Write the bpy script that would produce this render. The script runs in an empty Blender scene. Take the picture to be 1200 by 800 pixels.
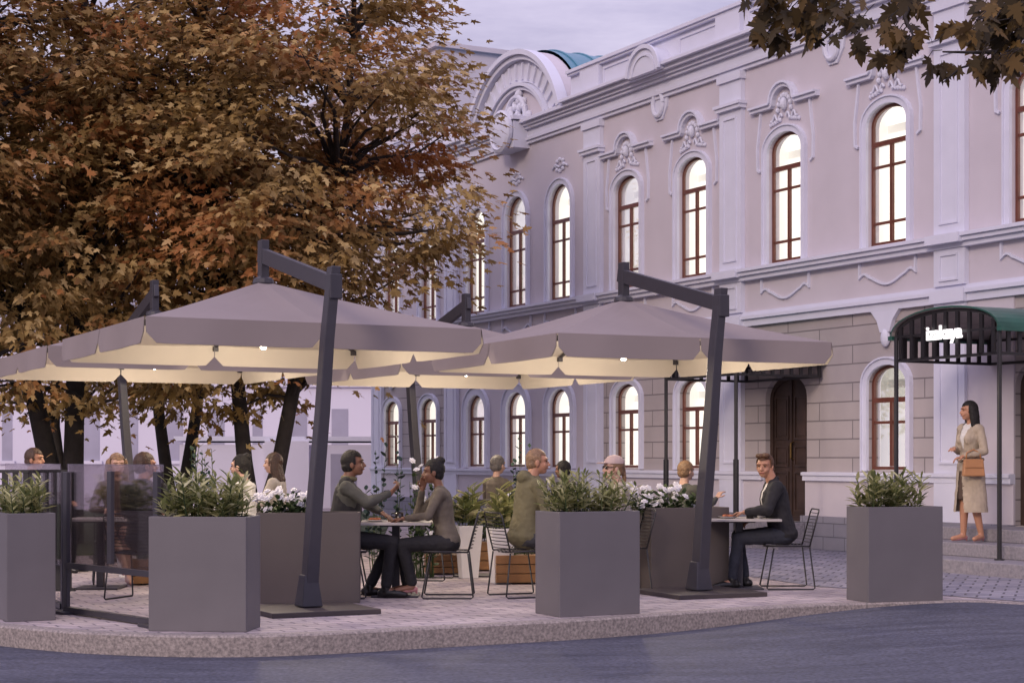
import bpy, bmesh, math, random
import numpy as np
from mathutils import Vector, Matrix, Euler, noise
R = math.radians
random.seed(7)
rng = np.random.default_rng(11)

# ------------------------------------------------------------------ camera, sky, sun, exposure
scene = bpy.context.scene
COL = scene.collection
EYE = 1.35
cam_d = bpy.data.cameras.new("camera")
cam = bpy.data.objects.new("camera", cam_d); COL.objects.link(cam)
cam.location = (0, 0, EYE); cam.rotation_euler = (R(90), 0, 0)
cam_d.sensor_width = 36; cam_d.lens = 60; cam_d.shift_y = 0.115
cam_d.clip_start = 0.1; cam_d.clip_end = 2000
scene.camera = cam
SUN_EL, SUN_DIR = 24.0, (0.46, 0.888)          # travel direction of the sunlight on plan
world = bpy.data.worlds.new("World"); scene.world = world; world.use_nodes = True
wn, wl = world.node_tree.nodes, world.node_tree.links
wn.clear()
w_out = wn.new("ShaderNodeOutputWorld"); w_bg = wn.new("ShaderNodeBackground")
w_sky = wn.new("ShaderNodeTexSky"); w_sky.sky_type = 'NISHITA'; w_sky.sun_disc = False
w_sky.sun_elevation = R(SUN_EL)
w_sky.sun_rotation = math.atan2(-SUN_DIR[0], -SUN_DIR[1])
w_sky.air_density = 1.4; w_sky.dust_density = 2.0; w_sky.ozone_density = 3.0
w_tc = wn.new("ShaderNodeTexCoord"); w_map = wn.new("ShaderNodeMapping")
w_map.inputs['Scale'].default_value = (1.0, 1.0, 5.0)
w_no = wn.new("ShaderNodeTexNoise"); w_no.inputs['Scale'].default_value = 6.0
w_no.inputs['Detail'].default_value = 6; w_no.inputs['Roughness'].default_value = 0.62
w_cr = wn.new("ShaderNodeValToRGB")
w_cr.color_ramp.elements[0].position = 0.35; w_cr.color_ramp.elements[0].color = (2.45, 2.15, 3.15, 1)
w_cr.color_ramp.elements[1].position = 0.68; w_cr.color_ramp.elements[1].color = (3.75, 3.3, 4.3, 1)
w_mix = wn.new("ShaderNodeMixRGB"); w_mix.inputs[0].default_value = 0.92
wl.new(w_tc.outputs['Generated'], w_map.inputs['Vector']); wl.new(w_map.outputs[0], w_no.inputs['Vector'])
wl.new(w_no.outputs['Fac'], w_cr.inputs['Fac'])
wl.new(w_sky.outputs[0], w_mix.inputs[1]); wl.new(w_cr.outputs[0], w_mix.inputs[2])
w_sep = wn.new("ShaderNodeSeparateXYZ"); wl.new(w_tc.outputs['Generated'], w_sep.inputs[0])
w_gr = wn.new("ShaderNodeMapRange"); w_gr.inputs['From Min'].default_value = 0.05; w_gr.inputs['From Max'].default_value = 0.9; w_gr.inputs['To Min'].default_value = 1.0; w_gr.inputs['To Max'].default_value = 2.7
wl.new(w_sep.outputs['Z'], w_gr.inputs['Value'])
w_mul = wn.new("ShaderNodeMixRGB"); w_mul.blend_type = 'MULTIPLY'; w_mul.inputs[0].default_value = 1.0
wl.new(w_mix.outputs[0], w_mul.inputs[1]); wl.new(w_gr.outputs[0], w_mul.inputs[2]); wl.new(w_mul.outputs[0], w_bg.inputs['Color']); w_bg.inputs['Strength'].default_value = 0.106
wl.new(w_bg.outputs[0], w_out.inputs[0])
sun_d = bpy.data.lights.new("sun", 'SUN'); sun_d.energy = 1.0; sun_d.angle = R(14); sun_d.color = (1.0, 0.80, 0.66)
sun = bpy.data.objects.new("sun", sun_d); COL.objects.link(sun)
sd = Vector((SUN_DIR[0] * math.cos(R(SUN_EL)), SUN_DIR[1] * math.cos(R(SUN_EL)), -math.sin(R(SUN_EL))))
sun.rotation_euler = sd.to_track_quat('-Z', 'Y').to_euler(); sun.location = (-20, -15, 20)
scene.view_settings.view_transform = 'Standard'; scene.view_settings.look = 'None'
scene.view_settings.exposure = 0.46; scene.view_settings.gamma = 1.0
scene.render.resolution_x = 1024; scene.render.resolution_y = 682

# ------------------------------------------------------------------ materials
MATS = {}
def mat(name, col, rough=0.7, var=0.12, scale=6.0, bump=0.0, bscale=None, metal=0.0, col2=None, emit=None, es=0.0, trans=0.0, spec=0.5):
    if name in MATS: return MATS[name]
    m = bpy.data.materials.new(name); m.use_nodes = True
    nt = m.node_tree; b = nt.nodes['Principled BSDF']
    b.inputs['Roughness'].default_value = rough; b.inputs['Metallic'].default_value = metal
    b.inputs['Specular IOR Level'].default_value = spec
    tc = nt.nodes.new("ShaderNodeTexCoord")
    no = nt.nodes.new("ShaderNodeTexNoise"); no.inputs['Scale'].default_value = scale; no.inputs['Detail'].default_value = 5
    nt.links.new(tc.outputs['Object'], no.inputs['Vector'])
    cr = nt.nodes.new("ShaderNodeValToRGB")
    c2 = col2 or tuple(min(1, c * (1 + var)) for c in col); c1 = col if col2 else tuple(c * (1 - var) for c in col)
    cr.color_ramp.elements[0].position = 0.3; cr.color_ramp.elements[0].color = (*c1, 1)
    cr.color_ramp.elements[1].position = 0.7; cr.color_ramp.elements[1].color = (*c2, 1)
    nt.links.new(no.outputs['Fac'], cr.inputs['Fac']); nt.links.new(cr.outputs[0], b.inputs['Base Color'])
    if bump:
        n2 = nt.nodes.new("ShaderNodeTexNoise"); n2.inputs['Scale'].default_value = bscale or scale * 6; n2.inputs['Detail'].default_value = 4
        nt.links.new(tc.outputs['Object'], n2.inputs['Vector'])
        bp = nt.nodes.new("ShaderNodeBump"); bp.inputs['Strength'].default_value = bump; bp.inputs['Distance'].default_value = 0.02
        nt.links.new(n2.outputs['Fac'], bp.inputs['Height']); nt.links.new(bp.outputs[0], b.inputs['Normal'])
    if emit:
        b.inputs['Emission Color'].default_value = (*emit, 1); b.inputs['Emission Strength'].default_value = es
    if trans: b.inputs['Transmission Weight'].default_value = trans
    MATS[name] = m
    return m

def brick_mat(name, c1, c2, mortar, bw, rh, ms, rough=0.8, bump=0.6, rot=None, plane='XZ', offset=0.5, var=0.15):
    m = bpy.data.materials.new(name); m.use_nodes = True; nt = m.node_tree; N = nt.nodes; L = nt.links
    b = N['Principled BSDF']; b.inputs['Roughness'].default_value = rough
    tc = N.new("ShaderNodeTexCoord"); mp = N.new("ShaderNodeMapping")
    if plane == 'XZ': mp.inputs['Rotation'].default_value = (R(-90), 0, 0)
    else: mp.inputs['Rotation'].default_value = (0, 0, rot or 0)
    br = N.new("ShaderNodeTexBrick"); br.inputs['Scale'].default_value = 1.0; br.offset = offset
    br.inputs['Color1'].default_value = (*c1, 1); br.inputs['Color2'].default_value = (*c2, 1); br.inputs['Mortar'].default_value = (*mortar, 1)
    br.inputs['Brick Width'].default_value = bw; br.inputs['Row Height'].default_value = rh
    br.inputs['Mortar Size'].default_value = ms; br.inputs['Mortar Smooth'].default_value = 0.2; br.inputs['Bias'].default_value = 0.0
    L.new(tc.outputs['Object'], mp.inputs['Vector']); L.new(mp.outputs[0], br.inputs['Vector'])
    no = N.new("ShaderNodeTexNoise"); no.inputs['Scale'].default_value = 1.6; no.inputs['Detail'].default_value = 7
    L.new(tc.outputs['Object'], no.inputs['Vector'])
    mr = N.new("ShaderNodeMapRange"); mr.inputs['From Min'].default_value = 0.3; mr.inputs['From Max'].default_value = 0.7
    mr.inputs['To Min'].default_value = 1 - var; mr.inputs['To Max'].default_value = 1 + var
    L.new(no.outputs['Fac'], mr.inputs['Value'])
    mx = N.new("ShaderNodeMixRGB"); mx.blend_type = 'MULTIPLY'; mx.inputs[0].default_value = 1
    L.new(br.outputs['Color'], mx.inputs[1]); L.new(mr.outputs[0], mx.inputs[2]); L.new(mx.outputs[0], b.inputs['Base Color'])
    n2 = N.new("ShaderNodeTexNoise"); n2.inputs['Scale'].default_value = 40
    L.new(tc.outputs['Object'], n2.inputs['Vector'])
    ad = N.new("ShaderNodeMath"); ad.operation = 'MULTIPLY_ADD'; ad.inputs[1].default_value = -1.0
    sc = N.new("ShaderNodeMath"); sc.operation = 'MULTIPLY'; sc.inputs[1].default_value = 0.25
    L.new(n2.outputs['Fac'], sc.inputs[0]); L.new(br.outputs['Fac'], ad.inputs[0]); L.new(sc.outputs[0], ad.inputs[2])
    bp = N.new("ShaderNodeBump"); bp.inputs['Strength'].default_value = bump; bp.inputs['Distance'].default_value = 0.015
    L.new(ad.outputs[0], bp.inputs['Height']); L.new(bp.outputs[0], b.inputs['Normal'])
    MATS[name] = m; return m

def leaf_mat(name, cols, big=None, bigscale=0.35, rough=0.6, trans=0.25):
    m = bpy.data.materials.new(name); m.use_nodes = True; nt = m.node_tree; N = nt.nodes; L = nt.links
    b = N['Principled BSDF']; b.inputs['Roughness'].default_value = rough; b.inputs['Specular IOR Level'].default_value = 0.25
    ge = N.new("ShaderNodeNewGeometry"); cr = N.new("ShaderNodeValToRGB")
    while len(cr.color_ramp.elements) < len(cols): cr.color_ramp.elements.new(0.5)
    for i, c in enumerate(cols):
        cr.color_ramp.elements[i].position = i / (len(cols) - 1); cr.color_ramp.elements[i].color = (*c, 1)
    L.new(ge.outputs['Random Per Island'], cr.inputs['Fac'])
    src = cr.outputs[0]
    if big:
        tc = N.new("ShaderNodeTexCoord"); no = N.new("ShaderNodeTexNoise"); no.inputs['Scale'].default_value = bigscale; no.inputs['Detail'].default_value = 2
        L.new(tc.outputs['Object'], no.inputs['Vector'])
        mr = N.new("ShaderNodeMapRange"); mr.inputs['From Min'].default_value = 0.50; mr.inputs['From Max'].default_value = 0.64
        L.new(no.outputs['Fac'], mr.inputs['Value'])
        mx = N.new("ShaderNodeMixRGB"); mx.inputs[2].default_value = (*big, 1)
        ms = N.new("ShaderNodeMath"); ms.operation = 'MULTIPLY'; ms.inputs[1].default_value = 0.72
        L.new(mr.outputs[0], ms.inputs[0]); L.new(ms.outputs[0], mx.inputs[0]); L.new(src, mx.inputs[1]); src = mx.outputs[0]
    L.new(src, b.inputs['Base Color'])
    tr = N.new("ShaderNodeBsdfTranslucent"); L.new(src, tr.inputs['Color'])
    ms = N.new("ShaderNodeMixShader"); ms.inputs[0].default_value = trans
    L.new(b.outputs[0], ms.inputs[1]); L.new(tr.outputs[0], ms.inputs[2]); L.new(ms.outputs[0], N['Material Output'].inputs[0])
    MATS[name] = m; return m

def glass_mat(name, tint, alpha_mix=0.85, rough=0.03):
    m = bpy.data.materials.new(name); m.use_nodes = True; nt = m.node_tree; N = nt.nodes; L = nt.links
    N.remove(N['Principled BSDF'])
    t = N.new("ShaderNodeBsdfTransparent"); t.inputs[0].default_value = (*tint, 1)
    g = N.new("ShaderNodeBsdfGlossy"); g.inputs['Roughness'].default_value = rough; g.inputs[0].default_value = (0.9, 0.9, 0.9, 1)
    ly = N.new("ShaderNodeLayerWeight"); ly.inputs[0].default_value = 0.25
    ma = N.new("ShaderNodeMath"); ma.operation = 'MULTIPLY_ADD'; ma.inputs[1].default_value = 0.6; ma.inputs[2].default_value = 1 - alpha_mix
    ma.use_clamp = True
    L.new(ly.outputs['Fresnel'], ma.inputs[0])
    ms = N.new("ShaderNodeMixShader"); L.new(ma.outputs[0], ms.inputs[0]); L.new(t.outputs[0], ms.inputs[1]); L.new(g.outputs[0], ms.inputs[2])
    L.new(ms.outputs[0], N['Material Output'].inputs[0])
    MATS[name] = m; return m

M_wall   = mat('beige_plaster', (0.57, 0.525, 0.575), 0.85, 0.05, 1.2, 0.12, 60)
M_trim   = mat('white_stucco', (0.65, 0.655, 0.765), 0.8, 0.03, 3, 0.08, 70)
M_ashlar = brick_mat('ashlar_blocks', (0.385, 0.345, 0.345), (0.42, 0.375, 0.375), (0.20, 0.18, 0.185), 1.55, 0.275, 0.010, 0.85, 0.8, var=0.07)
M_plinth = brick_mat('grey_granite_blocks', (0.22, 0.215, 0.26), (0.26, 0.25, 0.30), (0.12, 0.12, 0.15), 0.5, 0.2, 0.008, 0.8, 0.5, var=0.12)
M_frame  = mat('mahogany_window_frame', (0.135, 0.042, 0.026), 0.4, 0.15, 8)
M_partition = mat('glowing_grey_partition', (0.55, 0.55, 0.53), 0.9, 0.03, 1, emit=(1.0, 0.97, 0.92), es=0.20)  # faint glow of its own in place of room lighting
M_door   = mat('dark_stained_wood', (0.045, 0.026, 0.020), 0.5, 0.25, 5, 0.1, 30)
M_room   = mat('glowing_cream_room_wall', (0.76, 0.75, 0.72), 0.9, 0.02, 1, emit=(1.0, 0.93, 0.84), es=0.36)  # walls emit the room light themselves, no lamp inside
M_black  = mat('black_steel', (0.018, 0.017, 0.020), 0.4, 0.15, 12)
M_pole   = mat('graphite_aluminium', (0.048, 0.045, 0.056), 0.42, 0.06, 10, spec=0.4)
M_copper = mat('green_roof_metal', (0.028, 0.10, 0.078), 0.35, 0.2, 4)
M_teal   = mat('teal_roof_metal', (0.07, 0.21, 0.30), 0.4, 0.12, 2.5)
M_granite = mat('speckled_granite_kerb', (0.16, 0.14, 0.135), 0.85, scale=42, col2=(0.40, 0.345, 0.32), bump=0.35, bscale=80)
M_step   = mat('grey_granite_step', (0.19, 0.18, 0.21), 0.8, scale=30, col2=(0.29, 0.27, 0.30), bump=0.15, bscale=70)
M_plant_grey = mat('matte_grey_planter', (0.136, 0.125, 0.136), 0.62, 0.05, 3, 0.04, 90)
M_plant_dark = mat('dark_brown_planter', (0.090, 0.075, 0.072), 0.62, 0.05, 3, 0.04, 90)
M_soil   = mat('potting_soil', (0.03, 0.022, 0.016), 0.95, 0.3, 20, 0.5, 50)
M_white  = mat('white_glazed_pot', (0.72, 0.70, 0.70), 0.4, 0.03, 3)
M_wood   = mat('oiled_oak', (0.26, 0.13, 0.05), 0.55, 0.25, 4, 0.1, 25)
M_tabletop = mat('pale_laminate_top', (0.45, 0.42, 0.40), 0.4, 0.05, 5)
M_bark   = mat('dark_maple_bark', (0.035, 0.028, 0.026), 0.9, 0.35, 5, 0.8, 14)
M_farwall = mat('distant_lavender_plaster', (0.66, 0.64, 0.74), 0.9, 0.03, 0.3)
M_farwin = mat('distant_dark_pane', (0.34, 0.33, 0.42), 0.5, 0.1, 1)
M_lamp   = mat('lit_lamp_glass', (0.9, 0.9, 0.85), 0.3, 0.0, emit=(1.0, 0.86, 0.62), es=6.0)
M_sign   = mat('lit_white_letter', (0.9, 0.9, 0.9), 0.4, 0.0, emit=(1.0, 0.97, 0.95), es=0.9)
M_petal  = mat('white_petal', (0.75, 0.74, 0.78), 0.6, 0.05, 20)
M_ceramic = mat('white_ceramic', (0.75, 0.73, 0.70), 0.25, 0.02, 5)
M_food   = mat('baked_food', (0.42, 0.13, 0.05), 0.6, 0.5, 60, 0.5, 120)
M_darkglass = mat('dark_glass', (0.02, 0.015, 0.015), 0.1, 0.1, 5)
M_screen_glass = glass_mat('tinted_screen_glass', (0.80, 0.77, 0.80), 0.95)
M_winglass = glass_mat('window_glass', (0.97, 0.97, 0.97), 0.97)
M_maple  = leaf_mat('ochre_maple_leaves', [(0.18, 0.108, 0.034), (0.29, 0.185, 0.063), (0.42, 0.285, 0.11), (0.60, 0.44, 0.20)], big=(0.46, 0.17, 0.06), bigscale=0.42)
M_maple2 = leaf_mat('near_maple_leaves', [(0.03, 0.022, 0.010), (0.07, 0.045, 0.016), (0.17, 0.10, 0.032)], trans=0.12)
M_green  = leaf_mat('olive_green_leaves', [(0.10, 0.125, 0.045), (0.24, 0.26, 0.10), (0.44, 0.43, 0.20), (0.66, 0.63, 0.38)], trans=0.35)
M_green2 = leaf_mat('deep_green_leaves', [(0.020, 0.040, 0.018), (0.045, 0.075, 0.030), (0.09, 0.12, 0.045)], trans=0.2)
M_dkgreen = leaf_mat('blue_green_sprig_leaves', [(0.012, 0.030, 0.028), (0.03, 0.055, 0.045)], trans=0.1)

# awning fabric: taupe outside, same cloth under, recoloured cream there as if lamplit
def fabric():
    m = bpy.data.materials.new('taupe_canopy_fabric'); m.use_nodes = True; nt = m.node_tree; N = nt.nodes; L = nt.links
    b = N['Principled BSDF']; b.inputs['Roughness'].default_value = 0.9; b.inputs['Specular IOR Level'].default_value = 0.15
    tc = N.new("ShaderNodeTexCoord"); no = N.new("ShaderNodeTexNoise"); no.inputs['Scale'].default_value = 1.3; no.inputs['Detail'].default_value = 3
    L.new(tc.outputs['Object'], no.inputs['Vector'])
    cr = N.new("ShaderNodeValToRGB"); cr.color_ramp.elements[0].color = (0.26, 0.222, 0.218, 1); cr.color_ramp.elements[1].color = (0.30, 0.256, 0.25, 1)
    L.new(no.outputs['Fac'], cr.inputs['Fac'])
    L.new(cr.outputs[0], b.inputs['Base Color'])
    n2 = N.new("ShaderNodeTexNoise"); n2.inputs['Scale'].default_value = 3.5; L.new(tc.outputs['Object'], n2.inputs['Vector'])
    bp = N.new("ShaderNodeBump"); bp.inputs['Strength'].default_value = 0.25; bp.inputs['Distance'].default_value = 0.03
    L.new(n2.outputs['Fac'], bp.inputs['Height']); L.new(bp.outputs[0], b.inputs['Normal'])
    return m
M_fabric = fabric()
M_lit_cloth = mat('lamplit_canopy_cloth', (0.58, 0.525, 0.455), 0.9, 0.04, 2, 0.1, 5)  # the same taupe cloth, lamp glow put into its cream colour

# ------------------------------------------------------------------ mesh helpers
class MB:
    def __init__(s): s.v = []; s.f = []; s.mi = []; s.cur = 0
    def add(s, vs, fs, M=None):
        o = len(s.v)
        for p in vs:
            p = Vector(p); s.v.append(tuple(M @ p) if M is not None else tuple(p))
        for f in fs: s.f.append([o + i for i in f]); s.mi.append(s.cur)
    def box(s, c, d, M=None, taper=1.0):
        x, y, z = c; a, b, h = d[0] / 2, d[1] / 2, d[2] / 2; t = taper
        vs = [(x - a, y - b, z - h), (x + a, y - b, z - h), (x + a, y + b, z - h), (x - a, y + b, z - h),
              (x - a * t, y - b * t, z + h), (x + a * t, y - b * t, z + h), (x + a * t, y + b * t, z + h), (x - a * t, y + b * t, z + h)]
        s.add(vs, [(0, 3, 2, 1), (4, 5, 6, 7), (0, 1, 5, 4), (1, 2, 6, 5), (2, 3, 7, 6), (3, 0, 4, 7)], M)
    def b2(s, x0, x1, y0, y1, z0, z1):
        s.box(((x0 + x1) / 2, (y0 + y1) / 2, (z0 + z1) / 2), (abs(x1 - x0), abs(y1 - y0), abs(z1 - z0)))
    def bar(s, p, q, w, h=None):          # box between two points, w horizontal thickness, h the other
        p = Vector(p); q = Vector(q); d = q - p; l = d.length
        if l < 1e-6: return
        rot = d.to_track_quat('Y', 'Z').to_matrix().to_4x4()
        s.box((0, l / 2, 0), (w, l, h or w), Matrix.Translation(p) @ rot)
    def tube(s, pts, r, n=8, cap=True):
        pts = [Vector(p) for p in pts]; rs = r if isinstance(r, (list, tuple)) else [r] * len(pts)
        o = len(s.v); up = None
        for i, p in enumerate(pts):
            d = (pts[min(i + 1, len(pts) - 1)] - pts[max(i - 1, 0)])
            if d.length < 1e-9: d = Vector((0, 0, 1))
            d.normalize()
            if up is None:
                up = Vector((0, 0, 1)) if abs(d.z) < 0.9 else Vector((1, 0, 0))
            a = d.cross(up)
            if a.length < 1e-4: a = d.cross(Vector((0.3, 1, 0.2)))
            a.normalize(); b = a.cross(d); b.normalize(); up = b
            for k in range(n):
                t = 2 * math.pi * k / n
                s.v.append(tuple(p + (a * math.cos(t) + b * math.sin(t)) * rs[i]))
        for i in range(len(pts) - 1):
            for k in range(n):
                s.f.append([o + i * n + k, o + i * n + (k + 1) % n, o + (i + 1) * n + (k + 1) % n, o + (i + 1) * n + k]); s.mi.append(s.cur)
        if cap:
            s.f.append([o + k for k in range(n)][::-1]); s.mi.append(s.cur)
            e = o + (len(pts) - 1) * n
            s.f.append([e + k for k in range(n)]); s.mi.append(s.cur)
    def lathe(s, prof, c=(0, 0, 0), n=20, cap=True):
        o = len(s.v)
        for (r, z) in prof:
            for k in range(n):
                t = 2 * math.pi * k / n; s.v.append((c[0] + r * math.cos(t), c[1] + r * math.sin(t), c[2] + z))
        for i in range(len(prof) - 1):
            for k in range(n):
                s.f.append([o + i * n + k, o + i * n + (k + 1) % n, o + (i + 1) * n + (k + 1) % n, o + (i + 1) * n + k]); s.mi.append(s.cur)
        if cap:
            s.f.append([o + k for k in range(n)][::-1]); s.mi.append(s.cur)
            e = o + (len(prof) - 1) * n; s.f.append([e + k for k in range(n)]); s.mi.append(s.cur)
    def ell(s, c, r, M=None, nu=14, nv=9):
        vs = [(c[0], c[1], c[2] - r[2])]
        for i in range(1, nv):
            a = math.pi * i / nv - math.pi / 2
            for k in range(nu):
                t = 2 * math.pi * k / nu
                vs.append((c[0] + r[0] * math.cos(a) * math.cos(t), c[1] + r[1] * math.cos(a) * math.sin(t), c[2] + r[2] * math.sin(a)))
        vs.append((c[0], c[1], c[2] + r[2])); fs = []
        for k in range(nu):
            fs.append((0, 1 + (k + 1) % nu, 1 + k))
            for i in range(nv - 2):
                a = 1 + i * nu; fs.append((a + k, a + (k + 1) % nu, a + nu + (k + 1) % nu, a + nu + k))
            e = 1 + (nv - 2) * nu; fs.append((e + k, e + (k + 1) % nu, len(vs) - 1))
        s.add(vs, fs, M)
    def prism(s, poly, y0, y1):            # polygon in x,z extruded along y
        n = len(poly)
        vs = [(p[0], y0, p[1]) for p in poly] + [(p[0], y1, p[1]) for p in poly]
        s.add(vs, [list(range(n)), list(range(2 * n - 1, n - 1, -1))] + [[i, i + n, (i + 1) % n + n, (i + 1) % n] for i in range(n)])
    def build(s, name, mats, parent=None, smooth=False, bevel=0.0):
        me = bpy.data.meshes.new(name); me.from_pydata(s.v, [], s.f)
        mats = mats if isinstance(mats, (list, tuple)) else [mats]
        for m in mats: me.materials.append(m)
        if len(mats) > 1: me.polygons.foreach_set('material_index', s.mi)
        me.validate(); me.update()
        bm = bmesh.new(); bm.from_mesh(me); bmesh.ops.recalc_face_normals(bm, faces=bm.faces); bm.to_mesh(me); bm.free()
        if smooth: me.polygons.foreach_set('use_smooth', [True] * len(me.polygons))
        o = bpy.data.objects.new(name, me); COL.objects.link(o)
        if parent: o.parent = parent
        if bevel:
            b = o.modifiers.new('bevel', 'BEVEL'); b.width = bevel; b.segments = 2; b.limit_method = 'ANGLE'; b.angle_limit = R(40)
        return o

def tag(o, label=None, cat=None, group=None, kind=None):
    if label: o['label'] = label
    if cat: o['category'] = cat
    if group: o['group'] = group
    if kind: o['kind'] = kind
    return o
def empty(name, loc, rz=0, label=None, cat=None, group=None):
    o = bpy.data.objects.new(name, None); COL.objects.link(o); o.location = loc; o.rotation_euler = (0, 0, rz)
    o.empty_display_size = 0.2
    return tag(o, label, cat, group)
def copy_tree(o, parent=None):
    c = o.copy(); COL.objects.link(c)
    if parent: c.parent = parent
    for ch in list(o.children): copy_tree(ch, c)
    return c
def gx(x, Z): return (x - 600) / 2000 * Z
def zy(y, Z): return EYE - (y - 538) / 2000 * Z
def gnd(x, y): Z = 2000 * EYE / (y - 538); return (gx(x, Z), Z)

# ------------------------------------------------------------------ ground, kerb, road
kerb_px = [(-420, 690), (-260, 706), (-120, 720), (0, 732.5), (50, 737), (100, 740.5), (200, 744), (300, 744), (400, 740.5), (500, 735), (600, 730), (700, 724.5), (800, 717.5),
           (900, 711), (1000, 706.5), (1060, 705), (1100, 704.3), (1140, 704), (1200, 707), (1330, 716), (1600, 735)]
kp = [gnd(*p) for p in kerb_px]
fine = []
for i in range(len(kp) - 1):                          # Catmull-Rom smoothing
    p0 = kp[max(i - 1, 0)]; p1 = kp[i]; p2 = kp[i + 1]; p3 = kp[min(i + 2, len(kp) - 1)]
    for k in range(5):
        t = k / 5
        fine.append(tuple(0.5 * (2 * p1[j] + (p2[j] - p0[j]) * t + (2 * p0[j] - 5 * p1[j] + 4 * p2[j] - p3[j]) * t * t + (3 * p1[j] - p0[j] - 3 * p2[j] + p3[j]) * t ** 3) for j in (0, 1)))
fine.append(kp[-1])
def offs(pts, d):
    out = []
    for i, p in enumerate(pts):
        a = Vector(pts[max(i - 1, 0)]); b = Vector(pts[min(i + 1, len(pts) - 1)]); t = (b - a).normalized()
        out.append((p[0] - t.y * d, p[1] + t.x * d))
    return out
inner = offs(fine, 0.16)
def road_z(X): t = min(1, max(0, (X - 1.2) / 3.2)); t = t * t * (3 - 2 * t); return -0.165 + t * 0.155
kb = MB(); n = len(fine)
vs = []
lip = offs(fine, 0.015)
for i in range(n):
    vs += [(fine[i][0], fine[i][1], -0.45), (fine[i][0], fine[i][1], -0.015), (lip[i][0], lip[i][1], 0.0), (inner[i][0], inner[i][1], 0.0), (inner[i][0], inner[i][1], -0.45)]
fs = []
for i in range(n - 1):
    for k in range(4): fs.append((5 * i + k, 5 * (i + 1) + k, 5 * (i + 1) + k + 1, 5 * i + k + 1))
kb.add(vs, fs)
tag(kb.build('kerb', M_granite), kind='structure')
pv = MB()
vs = [(p[0], p[1], -0.001) for p in inner] + [(60, 9, -0.001), (400, 60, -0.001), (400, 900, -0.001), (-400, 900, -0.001), (-400, 60, -0.001), (-60, 20, -0.001)]
pv.add(vs, [list(range(len(vs)))])
M_paver = brick_mat('concrete_pavers', (0.47, 0.40, 0.40), (0.35, 0.30, 0.315), (0.15, 0.13, 0.15), 0.30, 0.15, 0.010, 0.75, 0.7, rot=R(-27), plane='XY', var=0.22)
tag(pv.build('pavement', M_paver), kind='structure')

def asphalt():
    m = bpy.data.materials.new('worn_asphalt'); m.use_nodes = True; nt = m.node_tree; N = nt.nodes; L = nt.links
    b = N['Principled BSDF']; tc = N.new("ShaderNodeTexCoord")
    mp = N.new("ShaderNodeMapping"); mp.inputs['Scale'].default_value = (0.35, 1.6, 1); mp.inputs['Rotation'].default_value = (0, 0, R(-8))
    L.new(tc.outputs['Object'], mp.inputs[0])
    n1 = N.new("ShaderNodeTexNoise"); n1.inputs['Scale'].default_value = 3.0; n1.inputs['Detail'].default_value = 9; n1.inputs['Roughness'].default_value = 0.7
    L.new(mp.outputs[0], n1.inputs[0])
    cr = N.new("ShaderNodeValToRGB"); cr.color_ramp.elements[0].position = 0.32; cr.color_ramp.elements[0].color = (0.028, 0.031, 0.052, 1)
    cr.color_ramp.elements[1].position = 0.7; cr.color_ramp.elements[1].color = (0.090, 0.094, 0.130, 1)
    L.new(n1.outputs['Fac'], cr.inputs[0])
    n2 = N.new("ShaderNodeTexNoise"); n2.inputs['Scale'].default_value = 32; n2.inputs['Detail'].default_value = 3
    L.new(tc.outputs['Object'], n2.inputs[0])
    mr = N.new("ShaderNodeMapRange"); mr.inputs['From Min'].default_value = 0.3; mr.inputs['From Max'].default_value = 0.7; mr.inputs['To Min'].default_value = 0.55; mr.inputs['To Max'].default_value = 1.5
    L.new(n2.outputs['Fac'], mr.inputs[0])
    mx = N.new("ShaderNodeMixRGB"); mx.blend_type = 'MULTIPLY'; mx.inputs[0].default_value = 1
    L.new(cr.outputs[0], mx.inputs[1]); L.new(mr.outputs[0], mx.inputs[2]); L.new(mx.outputs[0], b.inputs['Base Color'])
    rr = N.new("ShaderNodeMapRange"); rr.inputs['To Min'].default_value = 0.6; rr.inputs['To Max'].default_value = 0.85
    L.new(n1.outputs['Fac'], rr.inputs[0]); L.new(rr.outputs[0], b.inputs['Roughness'])
    bp = N.new("ShaderNodeBump"); bp.inputs['Strength'].default_value = 0.5; bp.inputs['Distance'].default_value = 0.012
    L.new(n2.outputs['Fac'], bp.inputs['Height']); L.new(bp.outputs[0], b.inputs['Normal'])
    return m
rd = MB(); xs = [-300, -60, -20, -8, -4] + [-2 + 0.25 * k for k in range(32)] + [8, 14, 40, 300]
ys = [-60, 0, 8, 10, 12, 14, 16, 17.2, 19, 24]
vs = [(x, y, road_z(x)) for y in ys for x in xs]; nx = len(xs)
rd.add(vs, [(j * nx + i, j * nx + i + 1, (j + 1) * nx + i + 1, (j + 1) * nx + i) for j in range(len(ys) - 1) for i in range(nx - 1)])
# keep the road sheet under the pavement edge only
tag(rd.build('road', asphalt()), kind='structure')

# street paving, shade painted into its dark tone, between the terrace and the facade
fc = MB(); fc.add([(x, y, .004) for x, y in ((4.35, 16.85), (4.9, 16.1), (5.8, 15.3), (14, 12.5), (30, 12), (30, 30), (-2, 44), (-3, 38), (0.3, 28), (1.6, 23.5), (2.7, 19.8), (3.2, 18.2))], [list(range(12))])
M_setts = brick_mat('shaded_blue_grey_setts', (0.29, 0.275, 0.325), (0.19, 0.185, 0.235), (0.09, 0.085, 0.11), 0.24, 0.24, 0.012, 0.7, 0.9, rot=R(18), plane='XY', var=0.2)
tag(fc.build('street_paving', M_setts), kind='structure')

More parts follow.
